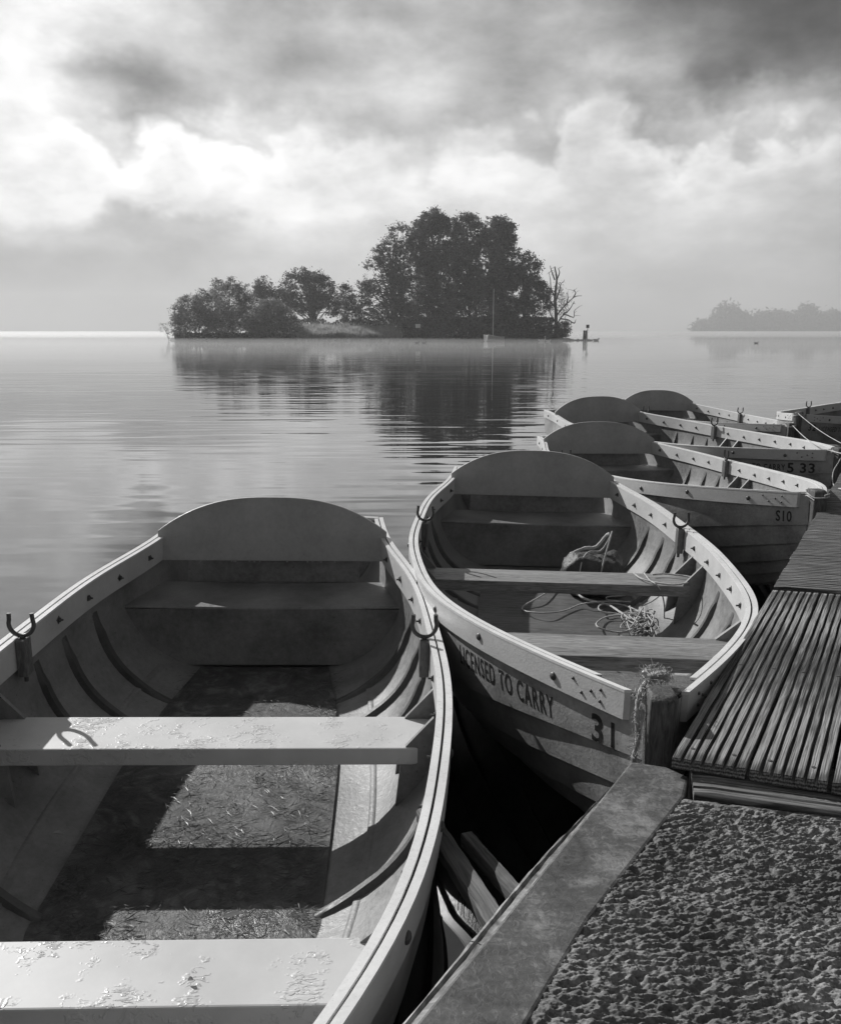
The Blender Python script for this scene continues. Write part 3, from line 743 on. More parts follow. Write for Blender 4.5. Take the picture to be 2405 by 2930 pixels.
# pitted concrete
def concrete():
    c00 = pr[1] + Vector((-.002, .0, 0)); verts = []; nx, ny = 600, 600
    x1 = 1.25; y0 = .95
    lineL = [pr[1], pr[2], pr[3], pr[4]]
    def xl(y):
        for a, c in zip(lineL, lineL[1:]):
            if c.y <= y <= a.y: u = (a.y - y) / (a.y - c.y); return a.x + (c.x - a.x) * u
        return lineL[-1].x if y < lineL[-1].y else lineL[0].x
    top0 = P(1953, 2281, ZP); top1 = P(2405, 2336, ZP)
    mb = MB(); vs = []
    for j in range(ny + 1):
        v = j / ny
        for i in range(nx + 1):
            u = i / nx
            # y blends between the slanted top edge and y0
            ya = top0.y; x_ = None
            yt0 = top0.y; slope = (top1.y - top0.y) / (top1.x - top0.x)
            y = yt0 * (1 - v) + y0 * v
            xa = xl(min(y, lineL[0].y)); x = xa + (x1 - xa) * u
            y = y + slope * (x - top0.x) * (1 - v)
            p = Vector((x, y, 0))
            q = Vector((x * 32, y * 76, 0)); wx = noise.noise(q * .35) * 1.2
            n1 = noise.noise(q + Vector((wx, wx * .6, 0))); n2 = noise.noise(q * 2.1); n3 = noise.noise(q * 4.6); big = noise.noise(Vector((x * 6, y * 10, 3)))
            r = 1 - abs(n1) * 2.6
            h = .0026 * r + .0070 * n1 + .0058 * n2 + .0026 * n3 + .0016 * noise.noise(q * 9.5) - .006 * max(0, -n1 - .12 + .25 * big)
            edge = min(1, u * 40, v * 25)
            vs.append((x + .0018 * n3 * edge, y, ZP - .004 + h * (.2 + .8 * edge)))
    W_ = nx + 1
    fs = [(j * W_ + i, (j + 1) * W_ + i, (j + 1) * W_ + i + 1, j * W_ + i + 1) for j in range(ny) for i in range(nx)]
    mb.add(vs, fs)
    o = mb.build('rough_concrete', M['concrete'], smooth=75); return o
onto(concrete())
mb = MB(); q0 = pr[1]; mb.add([(.95 + 0 * q0.x, 1.55, ZP - .03), (1.6, 1.5, ZP - .03), (1.6, .3, ZP - .03), (pr[4].x + .03, .3, ZP - .03)] + [(.95, 1.55, -.8), (1.6, 1.5, -.8), (1.6, .3, -.8), (pr[4].x + .03, .3, -.8)], [(3, 2, 1, 0), (4, 5, 6, 7), (0, 1, 5, 4), (1, 2, 6, 5), (2, 3, 7, 6), (3, 0, 4, 7)])
onto(mb.build('concrete_base', M['concrete']))
# piles
for k, (x, y) in enumerate(((A0.x + .25, A0.y + .35), (A1.x + .22, A1.y + .25), (A2.x + .25, A2.y + .5), (A2.x + 1.4, A2.y + 3))):
    b = MB(); b.tube([(x, y, -.8), (x + .005, y, ZD - .22)], [.085, .08], 14); onto(b.build('pile', M['post'], smooth=60))

# bracing timbers showing between the nearest boat and the dock
def brace(pa, za, pb, zb, w, th, lab, seed):
    a = P(*pa, za); c = P(*pb, zb); d = (c - a).normalized(); s = d.cross(Vector((0, 0, 1))).normalized(); u = s.cross(d)
    fr = Matrix((d, s, u)).transposed().to_4x4(); ln_ = (c - a).length
    b = MB(); rings = []; N = 26
    for i in range(N + 1):
        r = []
        for (x, y) in ((-1, -1), (-1, .7), (-.8, 1), (-.2, 1.02), (.3, .98), (.8, 1), (1, .7), (1, -1)):
            j = 1 + .10 * noise.noise(Vector((i * .45, x * 3, y * 3 + seed)))
            r.append(Vector((ln_ * i / N, x * w / 2 * j, y * th / 2 * (1 + .18 * noise.noise(Vector((i * .8, x * 5, seed)))))))
        rings.append(r)
    b.loft(rings); o = b.build('bracing_timber', M['brace'], smooth=40); o.matrix_world = Matrix.Translation(a) @ fr; tag(o, lab, 'timber'); return o
brace((1215, 2330), .44, (1440, 2680), .50, .042, .03, 'split timber brace nearer the first boat, rising to the dock edge', 3)
brace((1335, 2400), .40, (1500, 2590), .46, .030, .03, 'narrower timber brace farther from the first boat, under the dock edge', 8)

# mooring lines
def line(a, b_, sag, lab, rad=.006):
    a = Vector(a); b_ = Vector(b_); pts = [a + (b_ - a) * (i / 8) - Vector((0, 0, sag * math.sin(math.pi * i / 8))) for i in range(9)]
    rope_obj('mooring_line', lab, pts, rad, None, 'mooring line', 4)
def bowp(boat, dt=0, dy=0, dz=0):
    return mw(boat) @ Vector((L + dt, dy, sh(L) + ZB + dz))
cz = bowp(boatC, -.02)
for bt, who in ((boatC, 'the S10 rowing boat'), (boatD, 'rowing boat 5 33'), (boatE, 'the farthest boat with a raised backrest'), (boatF, 'the angled boat numbered 32')):
    # turns of rope round the bow post
    pts = []
    for i in range(14):
        a = i * .9; pts.append(bowp(bt, -.01 + .062 * math.cos(a), .052 * math.sin(a), -.0 - .0017 * i + .012 * math.sin(i * 2.7)))
    rope_obj('rope_lashing', 'turns of rope tied round the bow post of ' + who, pts, .0040, None, 'rope', 3)
dD = bowp(boatD, .03)
pts = [dD, PD(2400, 1320, dD.y - .02), PD(2385, 1345, dD.y - .05), PD(2381, 1368, dD.y - .12), PD(2386, 1392, dD.y - .25), P(2400, 1398, ZD + .01), P(2430, 1400, ZD + .012)]
rope_obj('mooring_line', 'slack rope looping from the bow of boat 33 to the dock', pts, .005, None, 'mooring line')
dE = bowp(boatE, .03); dF = bowp(boatF, .02, 0, .01)
line(dE, P(2420, 1300, ZD + .02), .06, 'thin line running from the farthest raised-backrest boat to the dock', .004)
line(dF, PD(2440, 1285, dF.y - 1.4), .03, 'pale line from the bow of boat 32 slanting down to the dock', .004)

# ------------------------------------------------------------------ water
def water():
    b = MB(); xs = [-4000, 4000]; b.add([(-4000, -60, 0), (4000, -60, 0), (4000, 6000, 0), (-4000, 6000, 0)], [(0, 1, 2, 3)])
    o = b.build('water', M['water']); tag(o, kind='structure'); return o
water()
b = MB(); b.add([(-4000, -60, -1.2), (4000, -60, -1.2), (4000, 6000, -1.2), (-4000, 6000, -1.2)], [(0, 1, 2, 3)]); o = b.build('lake_bed', M['earth']); tag(o, kind='structure')

# ------------------------------------------------------------------ island
YI = 140.0
KS = (YI / F) * (1 / cP) * .975            # metres per photo pixel at the island, refined below
def isl(px, py, dy=0): return PD(px, py, YI + dy)
def land():
    b = MB(); nx, ny = 90, 14; vs = []
    for i in range(nx + 1):
        u = i / nx; px = 478 + (1640 - 478) * u
        for j in range(ny + 1):
            v = j / ny; y = YI - 2.2 * (1 + .25 * noise.noise(Vector((u * 14, 0, 0)))) + 22 * v; base = PD(px, 973, y)
            hgt = .75 * (math.sin(math.pi * min(1, max(0, u))) ** .35) * math.sin(math.pi * v) ** .4 + .25 * noise.noise(Vector((u * 20, v * 4, 0)))
            if j == 0 or j == ny or i in (0, nx): hgt = -.3
            vs.append((base.x, y, hgt))
    W_ = ny + 1; b.add(vs, [(i * W_ + j, (i + 1) * W_ + j, (i + 1) * W_ + j + 1, i * W_ + j + 1) for i in range(nx) for j in range(ny)])
    o = b.build('island_ground', M['earth'], smooth=60); tag(o, kind='structure')
land()
def rocks():
    b = MB(); rnd = random.Random(4)
    for i in range(34):
        px = 1600 + 92 * rnd.random(); c = PD(px, 972, YI - 1.5 + rnd.uniform(-.6, .6)); r = rnd.uniform(.18, .42) * (1 - .4 * (px - 1600) / 92)
        rings = []
        for a in range(5):
            al = -math.pi / 2 + math.pi * a / 4; rings.append([(c.x + r * 1.5 * math.cos(al) * math.cos(q) * rnd.uniform(.8, 1.1) , c.y + r * math.cos(al) * math.sin(q), .05 + r * .75 * math.sin(al) * rnd.uniform(.8, 1.1)) for q in [k * math.pi / 3 for k in range(6)]])
        b.loft(rings)
    o = b.build('rock_spit', M['stone'], smooth=30); tag(o, kind='structure')
rocks()
MPP = (PD(1300, 960, YI) - PD(1200, 960, YI)).length / 100
def tree(name, lab, trunk_px, blobs, Y, nclump, per, leafs, mat, group, trunk_r=.25, limbs=14, spread=.8, stems=1, seed=0, cat_='tree', clump_r=.62, gaps=0.0):
    rnd = random.Random(seed * 31 + 5); root = PD(trunk_px, 972, Y); root.z = .1
    e = empty(name, root); tag(e, lab, cat_, group)
    sc = Y / YI * MPP
    bl = []
    for (cx, cy, rx, ry) in blobs:
        c = PD(cx, cy, Y); bl.append((c, rx * sc, min(rx, ry * 1.2) * sc * spread, ry * sc))
    tot = sum(x[1] * x[3] for x in bl); b = MB(); ends = []
    for (c, rx, rd, rz) in bl:
        k = max(3, int(nclump * rx * rz / tot))
        for i in range(k):
            while True:
                p = Vector((rnd.uniform(-1, 1), rnd.uniform(-1, 1), rnd.uniform(-1, 1)))
                if p.length <= 1: break
            p = p * (p.length ** -.35 if p.length > 0 else 1) * .96
            q = Vector((c.x + p.x * rx, c.y + p.y * rd, c.z + p.z * rz))
            if gaps and noise.noise(q * .33) < -.5 + gaps: continue
            if q.z < .3: q.z = .3 + rnd.random() * .6
            ends.append(q); cr = clump_r * rnd.uniform(.5, 1.25) * sc / MPP
            for j in range(per):
                d = Vector((rnd.gauss(0, .5), rnd.gauss(0, .5), rnd.gauss(0, .38))) * cr; ls = leafs * rnd.uniform(.6, 1.4) * sc / MPP
                a = Vector((rnd.gauss(0, 1), rnd.gauss(0, 1), rnd.gauss(0, .7))).normalized(); n2 = a.cross(Vector((rnd.gauss(0, 1), rnd.gauss(0, 1), rnd.gauss(0, 1)))).normalized()
                o = q + d - root
                if (o.z + root.z) < .02: continue
                b.add([o - a * ls, o + n2 * ls * .42, o + a * ls, o - n2 * ls * .42], [(0, 1, 2, 3)])
    b.build('crown', mat, e)
    t = MB(); rnd.shuffle(ends); top = max(bl, key=lambda x: x[0].z + x[3]); hgt = (top[0].z + top[3] * .5)
    for s in range(stems):
        ox = rnd.uniform(-1, 1) * (stems > 1) * 1.0; tip = Vector((top[0].x - root.x + rnd.uniform(-1, 1) * top[1] * .4 * (stems > 1), rnd.uniform(-.5, .5), hgt * rnd.uniform(.8, 1)))
        pts = cat([Vector((ox, 0, -.3)), Vector((ox + tip.x * .15, rnd.uniform(-.2, .2), tip.z * .3)), Vector((ox * .6 + tip.x * .5, rnd.uniform(-.4, .4), tip.z * .65)), tip], 4)
        t.tube(pts, [trunk_r * (1 - .85 * i / (len(pts) - 1)) for i in range(len(pts))], 7)
        for i in range(limbs):
            if not ends: break
            q = ends[(i + s * limbs) % len(ends)] - root; k = rnd.uniform(.2, .8); p0 = pts[int(k * (len(pts) - 1))]
            if q.z < p0.z * .7: p0 = pts[1]
            m1 = p0.lerp(q, .5) + Vector((rnd.uniform(-.4, .4), rnd.uniform(-.4, .4), .25 * (q - p0).length * .4))
            t.tube(cat([p0, m1, q], 3), [trunk_r * .34 * (1 - .8 * z / 6) for z in range(7)], 5)
    t.build('trunk', M['bark'], e); return e
G = 'trees and bushes on the lake island'
# px blobs: (cx, cy, rx, ry)
tree('sapling', 'small leaning sapling standing in water at the left tip of the island', 484, [(470, 940, 12, 14), (482, 958, 10, 12), (464, 928, 5, 6)], YI - 1, 26, 12, .09, M['leaf_pale'], G, .05, 10, 1, seed=1, cat_='bush', clump_r=.35)
tree('willow_bush', 'wide feathery willow bush at the left end of the island', 560, [(560, 920, 66, 54), (520, 935, 34, 36), (540, 880, 34, 40), (605, 890, 50, 56), (640, 930, 36, 40), (580, 855, 26, 28), (505, 900, 14, 26)], YI, 620, 28, .16, M['leaf_pale'], G, .12, 22, .9, 3, 2, 'bush')
tree('willow_bush', 'tall thin willow rising behind the left bushes, its shoots pointed', 650, [(655, 865, 54, 58), (625, 832, 20, 34), (660, 822, 20, 28), (694, 838, 22, 34), (705, 880, 30, 46), (645, 920, 60, 44)], YI + 5, 500, 26, .16, M['leaf_pale'], G, .12, 20, .9, 3, 3, 'bush')
tree('willow_bush', 'rounded pale willow bush directly in front of the mid tree', 780, [(775, 912, 72, 48), (770, 885, 48, 32), (830, 935, 36, 32), (725, 930, 36, 36)], YI - .5, 620, 30, .15, M['leaf_pale'], G, .12, 16, .9, 3, 4, 'bush')
tree('round_tree', 'broad round-crowned tree in the middle of the island, left of the gap', 890, [(880, 838, 92, 62), (870, 800, 62, 36), (935, 860, 56, 52), (820, 860, 50, 44), (905, 880, 72, 36)], YI + 16, 950, 26, .18, M['leaf'], G, .28, 26, .8, 3, 5, gaps=.28)
tree('round_tree', 'small tree forming the left shoulder of the round-crowned tree', 760, [(755, 822, 28, 30), (738, 845, 18, 24), (775, 855, 26, 30)], YI + 17, 170, 24, .17, M['leaf'], G, .12, 12, .8, 1, 6)
tree('bush', 'slender bush filling the gap left of the tall trees', 1000, [(995, 860, 22, 52), (985, 825, 10, 26), (1005, 900, 34, 40), (1030, 930, 26, 28)], YI + 6, 190, 20, .19, M['leaf'], G, .09, 14, .8, 2, 7, 'bush')
tree('tall_tree', 'open airy tree with visible limbs on the left side of the tall grove', 1130, [(1080, 795, 46, 66), (1120, 735, 44, 60), (1070, 865, 52, 66), (1130, 850, 56, 80), (1140, 680, 36, 46), (1150, 780, 44, 70), (1042, 840, 26, 44), (1090, 720, 26, 34), (1060, 920, 40, 40)], YI + 4, 1000, 17, .18, M['leaf'], G, .3, 60, .8, 3, 8, gaps=.2, clump_r=.55)
tree('tall_tree', 'tallest tree of the island grove with a ragged top', 1240, [(1240, 690, 72, 84), (1235, 630, 34, 38), (1200, 700, 46, 66), (1270, 800, 90, 110), (1190, 820, 66, 90), (1260, 645, 30, 34), (1230, 920, 90, 46)], YI + 5, 1700, 30, .19, M['leaf'], G, .38, 34, .8, 2, 9, gaps=.16)
tree('tall_tree', 'tall dense tree just right of the tallest one behind the sailing dinghy', 1350, [(1345, 680, 50, 66), (1320, 640, 30, 34), (1370, 760, 80, 100), (1360, 870, 100, 96), (1320, 780, 60, 100)], YI + 3, 1550, 30, .19, M['leaf'], G, .34, 30, .8, 2, 10, gaps=.16)
tree('tall_tree', 'tall tree with a heavy overhanging head at the right shoulder of the grove', 1430, [(1425, 680, 50, 60), (1450, 660, 26, 34), (1395, 650, 34, 34), (1445, 760, 52, 80), (1430, 860, 66, 90), (1440, 930, 60, 36)], YI + 6, 1250, 30, .19, M['leaf'], G, .34, 30, .8, 2, 11, gaps=.14)
tree('alder_tree', 'lower tree sloping down at the right end of the grove beside the dead tree', 1510, [(1505, 770, 36, 50), (1525, 830, 40, 62), (1485, 800, 36, 70), (1495, 900, 50, 60), (1545, 790, 26, 40), (1555, 860, 24, 44)], YI + 4, 800, 26, .17, M['leaf'], G, .22, 30, .8, 2, 12, gaps=.22)
tree('bush', 'low dark bush at the foot of the dead tree', 1610, [(1606, 945, 26, 26), (1590, 955, 24, 18), (1618, 935, 12, 18)], YI + 1, 110, 24, .17, M['leaf'], G, .06, 8, .9, 2, 13, 'bush', clump_r=.5)
def dead_tree():
    rnd = random.Random(12); b = MB(); root = PD(1590, 972, YI + 1.5); root.z = 0
    e = empty('dead_tree', root); tag(e, 'bare dead tree with crooked branches at the right end of the island', 'tree', G)
    def W(x, y, dy=0): q = PD(x, y, YI + 1.5 + dy); return q - root
    b.tube(cat([W(1588, 974), W(1590, 900), W(1587, 850), W(1592, 800), W(1586, 762)], 4), [.34 - .016 * i for i in range(17)], 8)
    for br in ([(1590, 905), (1610, 880), (1628, 862), (1645, 848), (1664, 846)], [(1592, 930), (1612, 900), (1640, 908), (1642, 890), (1652, 880)], [(1590, 860), (1600, 830), (1604, 812), (1612, 806)], [(1587, 850), (1576, 826), (1574, 800), (1570, 782)],
               [(1588, 880), (1572, 860), (1560, 846)], [(1592, 800), (1600, 780), (1596, 768)], [(1620, 872), (1624, 852), (1622, 838)], [(1610, 900), (1628, 886), (1642, 862)], [(1605, 912), (1625, 915), (1642, 925), (1646, 915)], [(1586, 800), (1577, 775), (1573, 760)], [(1640, 850), (1646, 838), (1641, 830)], [(1590, 925), (1575, 900), (1566, 880)]):
        pts = cat([W(x, y, rnd.uniform(-.8, .8) * (i > 0)) for i, (x, y) in enumerate(br)], 3); n = len(pts)
        b.tube(pts, [.13 * (1 - .8 * i / n) for i in range(n)], 6)
        for k in range(5):
            p = pts[rnd.randrange(n // 3, n)]; d = Vector((rnd.gauss(.3, .7), rnd.gauss(0, .6), rnd.gauss(.4, .6))) * rnd.uniform(.3, 1.0)
            b.tube([p, p + d * .5 + Vector((0, 0, .06)), p + d], [.035, .025, .012], 4)
    b.build('trunk', M['bark'], e, smooth=60)
    c = MB()
    for i in range(900):
        x, y = rnd.choice([(1600, 850), (1614, 870), (1606, 890), (1598, 830), (1572, 880)]); q = W(x + rnd.gauss(0, 9), y + rnd.gauss(0, 14), rnd.gauss(0, .6)); a = Vector((rnd.gauss(0, 1), rnd.gauss(0, 1), rnd.gauss(0, 1))).normalized() * .13; n2 = a.cross(Vector((rnd.gauss(0, 1), rnd.gauss(0, 1), 1))).normalized() * .06
        c.add([q - a, q + n2, q + a, q - n2], [(0, 1, 2, 3)])
    c.build('ivy', M['leaf'], e)
dead_tree()
def reeds():
    rnd = random.Random(8); b = MB()
    for i in range(9000):
        px = 850 + 296 * rnd.random(); dy = rnd.uniform(-2.2, 3.5); p = PD(px, 972, YI + dy); h = (2.5 + .6 * noise.noise(Vector((px * .02, dy, 0))) + rnd.uniform(-.7, .5)) * (.75 + .1 * dy)
        lean = rnd.gauss(0, .25); w = rnd.uniform(.03, .06); z0 = .0
        b.add([(p.x - w, p.y, z0), (p.x + w, p.y, z0), (p.x + lean * .5 + w * .8, p.y + rnd.gauss(0, .1), h * .6), (p.x + lean, p.y, h), (p.x + lean * .5 - w * .8, p.y, h * .6)], [(0, 1, 2, 3, 4)])
    o = b.build('reeds', M['reed']); tag(o, 'band of pale reeds and long grass along the island bank', 'reeds', kind='stuff')
reeds()
def undergrowth():
    rnd = random.Random(9); b = MB()
    for i in range(12000):
        px = 1130 + 450 * rnd.random(); dy = rnd.uniform(-1.2, 6); p = PD(px, 972, YI + dy); z = .15 + 3.6 * rnd.random() ** 1.4
        a = Vector((rnd.gauss(0, 1), rnd.gauss(0, 1), rnd.gauss(0, 1))).normalized() * .3; n2 = a.cross(Vector((rnd.gauss(0, 1), rnd.gauss(0, 1), 1))).normalized() * .15; q = Vector((p.x, p.y, z))
        b.add([q - a, q + n2, q + a, q - n2], [(0, 1, 2, 3)])
    for i in range(5200):
        px = 700 + 440 * rnd.random(); dy = rnd.uniform(6, 11); p = PD(px, 972, YI + dy); z = .15 + (3.2 + 1.6 * noise.noise(Vector((px * .03, 1, 0)))) * rnd.random() ** 1.1
        a = Vector((rnd.gauss(0, 1), rnd.gauss(0, 1), rnd.gauss(0, 1))).normalized() * .26; n2 = a.cross(Vector((rnd.gauss(0, 1), rnd.gauss(0, 1), 1))).normalized() * .13; q = Vector((p.x, p.y, z))
        b.add([q - a, q + n2, q + a, q - n2], [(0, 1, 2, 3)])
    for i in range(5000):
        px = 500 + 360 * rnd.random(); dy = rnd.uniform(-1.0, 3); p = PD(px, 972, YI + dy); z = .1 + 1.1 * rnd.random() ** 1.4
        a = Vector((rnd.gauss(0, 1), rnd.gauss(0, 1), rnd.gauss(0, 1))).normalized() * .25; n2 = a.cross(Vector((rnd.gauss(0, 1), rnd.gauss(0, 1), 1))).normalized() * .12; q = Vector((p.x, p.y, z))
        b.add([q - a, q + n2, q + a, q - n2], [(0, 1, 2, 3)])
    o = b.build('undergrowth', M['leaf']); tag(o, 'dark undergrowth beneath the island trees', 'undergrowth', kind='stuff')
undergrowth()

# signs on posts
def sign(px, top, bot, w, h, Y, lab, mat, post_w=.05, base=975):
    root = PD(px, base, Y); root.z = -.2; e = empty('post_sign', root); tag(e, lab, 'sign', 'signs on posts at the island')
    c = PD(px, (top + bot) / 2, Y) - root
    b = MB(); b.tube([(0, .05, 0), (0, .05, c.z + .1)], post_w, 8); b.build('post', M['bark'], e)
    b = MB(); b.box(-w / 2, w / 2, -.02, .02, c.z - h / 2, c.z + h / 2); b.build('panel', mat, e, bevel=.01)
sign(1195, 927, 938, .80, .62, YI - 3, 'pale sign on a post in front of the tall grove, left of the dinghy', M['sailhull'])
sign(1606, 927, 937, .36, .55, YI - 1.5, 'small grey sign in front of the low bush by the dead tree', M['board'])
sign(1679, 929, 938, .50, .52, YI - 3, 'dark square sign on a tall post over the rock spit', M['metal'])
def mpost(px, top, lean, lab):
    r = PD(px, 975, YI - 3); r.z = -.3; t = PD(px + lean, top, YI - 3); b = MB(); d = t - r; b.tube([(0, 0, 0), d * .5, d], [.17, .15, .14], 9); o = b.build('mooring_post', M['bark'], smooth=60); o.location = r; tag(o, lab, 'post', 'posts at the rock spit')
mpost(1669, 945, 1.5, 'leaning dark post on the rock spit left of the square sign')
mpost(1674.5, 945, 1.5, 'leaning dark post on the rock spit touching the square sign pole')

# sailing dinghy
def dinghy():
    Y = P(1416, 976.5, 0).y; root = PD(1416, 977, Y); root.z = -.1; e = empty('sailing_dinghy', root); tag(e, 'small moored sailing dinghy with a bare mast before the dark grove', 'sailing boat')
    s = Y / YI * MPP; b = MB(); rings = []
    for i in range(13):
        u = i / 12; x = (-30 + 60 * u) * s; w = .80 * math.sin(math.pi * min(1, .30 + u * .68)) ** .8; hh = 1.05 - .38 * math.sin(math.pi * .5 * min(1, u * 1.15)) + .05 * u
        rings.append([(x, -w, hh), (x - .05, -w * .8, .25), (x, 0, .0), (x - .05, w * .8, .25), (x, w, hh), (x, w * .8, hh - .04), (x, -w * .8, hh - .04)])
    b.loft(rings); b.build('hull', M['sailhull_dark'], e, smooth=40)
    b = MB(); t0 = [(-30 * s - .03, y, z) for x, y, z in rings[0][:5]]; b.loft([t0, [(x - .05, y, z) for x, y, z in t0]]); b.build('transom', M['sailhull'], e); e.rotation_euler = (0, 0, R(24))
    b = MB()
    for sg in (-1, 1): b.tube([(r[0][0], sg * abs(r[0][1]), r[0][2] + .02) for r in rings], .05, 5)
    b.build('gunwale', M['sailhull'], e)
    mx = (1408.5 - 1416) * s; mt = (977 - 829) * s
    b = MB(); b.tube([(mx, 0, .3), (mx, 0, mt)], [.07, .045], 7); b.build('mast', M['rail'], e)
    b = MB()
    for p in ((-29 * s, 0, 1.2), (mx + .3, .7, .9), (mx + .3, -.7, .9)): b.tube([(mx, 0, mt * .96), p], .018, 3)
    b.build('stay', M['metal'], e)
    b = MB(); b.box(22 * s, 30 * s, -.12, .12, .4, 1.5); b.tube([(22 * s, 0, 1.1), (26 * s, .1, 1.9), (29 * s, 0, 1.3)], .06, 6); b.build('outboard', M['metal'], e, bevel=.05)
dinghy()
def bird(px, py, ln, lab, mat, swan=False, Y=None, cat_='duck', flip=1):
    Y = Y or P(px, py, 0).y; Y = min(Y, YI - 3.2); root = PD(px, py, Y); root.z = 0
    b = MB(); rings = []
    for i in range(11):
        u = i / 10; r = ln * .22 * math.sin(math.pi * min(1, .05 + u * .95)) ** .7; x = ln * (u - .5)
        rings.append([(flip * x, r * .8 * math.cos(a), ln * .10 + .04 * ln * (u < .2) * 3 + r * math.sin(a) * .8) for a in [math.pi * 2 * k / 8 for k in range(8)]])
    b.loft(rings)
    hx = flip * ln * .42; nh = ln * (.75 if swan else .38)
    b.tube(cat([(hx * .85, 0, ln * .15), (hx * 1.15, 0, nh * .55), (hx * 1.0, 0, nh * .95), (hx * 1.2, 0, nh), (hx * 1.45, 0, nh * .92)], 3), [ln * .07] * 4 + [ln * .05] * 4 + [ln * .06] * 3 + [ln * .035, ln * .02], 6)
    o = b.build('swan' if swan else ('goose' if cat_ == 'goose' else 'duck'), mat, smooth=60); o.location = root; tag(o, lab, cat_, 'water birds by the island'); return o
bird(1549, 977, 1.0, 'larger white swan afloat right of the dinghy', M['white'], True, cat_='swan')
bird(1567, 977, .7, 'smaller white water bird just right of the swan', M['white'], False, cat_='swan')
bird(1192, 982, .6, 'left duck of the pair below the pale sign', M['bird'])
bird(1212, 982, .6, 'right duck of the pair below the pale sign', M['bird'])
bird(960, 975, .5, 'lone dark duck swimming before the reed bank', M['bird'])
bird(1704, 973, .95, 'dark goose at the tip of the rock spit', M['bird'], False, YI - 2.8, 'goose')
bird(2162, 982, .55, 'lone dark duck on open water before the far trees', M['bird'])

# ------------------------------------------------------------------ far shore on the right
YF = 1400.
def far_land():
    b = MB(); vs = []; n = 60
    for i in range(n + 1):
        u = i / n; x0 = PD(1950, 950, YF).x; x = x0 + 640 * u; e = min(1, u * 4)
        for j, (dy, h) in enumerate(((0, -.3), (3, 1.0), (12, 2.6), (30, 3.5), (60, -1))): vs.append((x, YF + dy, h * e + (.8 * noise.noise(Vector((x * .05, dy, 0))) if 0 < j < 4 else 0)))
    b.add(vs, [(i * 5 + j, (i + 1) * 5 + j, (i + 1) * 5 + j + 1, i * 5 + j + 1) for i in range(n) for j in range(4)]); o = b.build('far_shore', M['earth'], smooth=60); tag(o, kind='structure')
far_land()
G2 = 'misty trees on the far shore'
def ftree(px, blobs, dY, lab, seed, n=260):
    blobs = [(cx + 8, 950 - (950 - cy) * .84, rx, ry * .84) for cx, cy, rx, ry in blobs]
    tree('shore_tree', lab, px, blobs, YF + dY, n, 20, .34, M['leaf'], G2, .3, 8, .8, 1, seed, clump_r=1.0)
ftree(2075, [(2072, 890, 30, 34), (2055, 915, 28, 26), (2095, 912, 36, 30)], 22, 'tallest misty tree, at the left end of the far shore wood', 21)
ftree(2125, [(2122, 920, 28, 20), (2100, 935, 26, 14)], 18, 'low misty tree right of the tallest far shore tree', 22)
ftree(2020, [(2020, 932, 24, 14), (2000, 938, 18, 9)], 18, 'lowest misty thicket at the left tip of the far shore', 23)
ftree(2175, [(2172, 915, 14, 26), (2160, 935, 22, 14)], 26, 'narrow pointed tree on the far shore', 24)
ftree(2220, [(2218, 912, 22, 28), (2200, 934, 26, 14)], 30, 'faint rounded tree between the pointed one and the darkest clump', 25)
ftree(2300, [(2298, 900, 22, 30), (2280, 920, 28, 26), (2300, 880, 12, 16)], 8, 'upright head tree behind the darkest clump of the far shore', 26)
ftree(2322, [(2322, 918, 22, 24), (2305, 930, 26, 18)], -4, 'darkest rounded clump on the far shore', 27, 320)
ftree(2370, [(2372, 912, 34, 30), (2345, 925, 24, 22)], 24, 'misty tree right of the darkest far clump', 28)
ftree(2430, [(2425, 918, 40, 30), (2460, 915, 30, 32)], 20, 'misty tree cut by the right edge of the photo', 29)

# ------------------------------------------------------------------ light
SHX, SHY = 1.05, -1.12                    # shadow shift per metre of drop
el = math.atan(1 / math.hypot(SHX, SHY)); sun_az = math.atan2(-SHX, -SHY)   # azimuth measured from +Y towards +X
sd = bpy.data.lights.new('sun', 'SUN'); sd.energy = 5.0; sd.angle = R(.6); sd.color = (1, .995, .985)
so = bpy.data.objects.new('sun', sd); COL.objects.link(so)
dirv = Vector((SHX, SHY, -1)).normalized(); so.rotation_euler = dirv.to_track_quat('-Z', 'Y').to_euler(); so.location = (-30, 30, 40)

# haze
def volbox(name, lab, x0, x1, y0, y1, z0, z1, dens, col, ani):
    b = MB(); b.box(x0, x1, y0, y1, z0, z1); m = bpy.data.materials.new(name + '_air'); m.use_nodes = True; nt = m.node_tree
    nt.nodes.remove(nt.nodes['Principled BSDF']); v = nt.nodes.new('ShaderNodeVolumePrincipled')
    v.inputs['Density'].default_value = dens; v.inputs['Color'].default_value = (col, col, col, 1); v.inputs['Anisotropy'].default_value = ani
    nt.links.new(v.outputs[0], nt.nodes['Material Output'].inputs['Volume'])
    o = b.build(name, m); tag(o, lab, 'haze', kind='stuff'); return o
HAZE = .00072
volbox('haze', 'thin morning haze over the lake', -1150, 1150, -70, 1620, -2.2, 70, HAZE, .95, .2)

def mist():
    o = volbox('mist', 'low bright mist lying on the far water', -1100, 1100, 255, 1350, .02, .75, .011, .98, .45)
    o['category'] = 'mist'
    o = volbox('mist', 'faint steam hugging the water before the island', -180, 180, 42, 134, .02, .5, .007, .98, .35)
    o['category'] = 'mist'
mist()
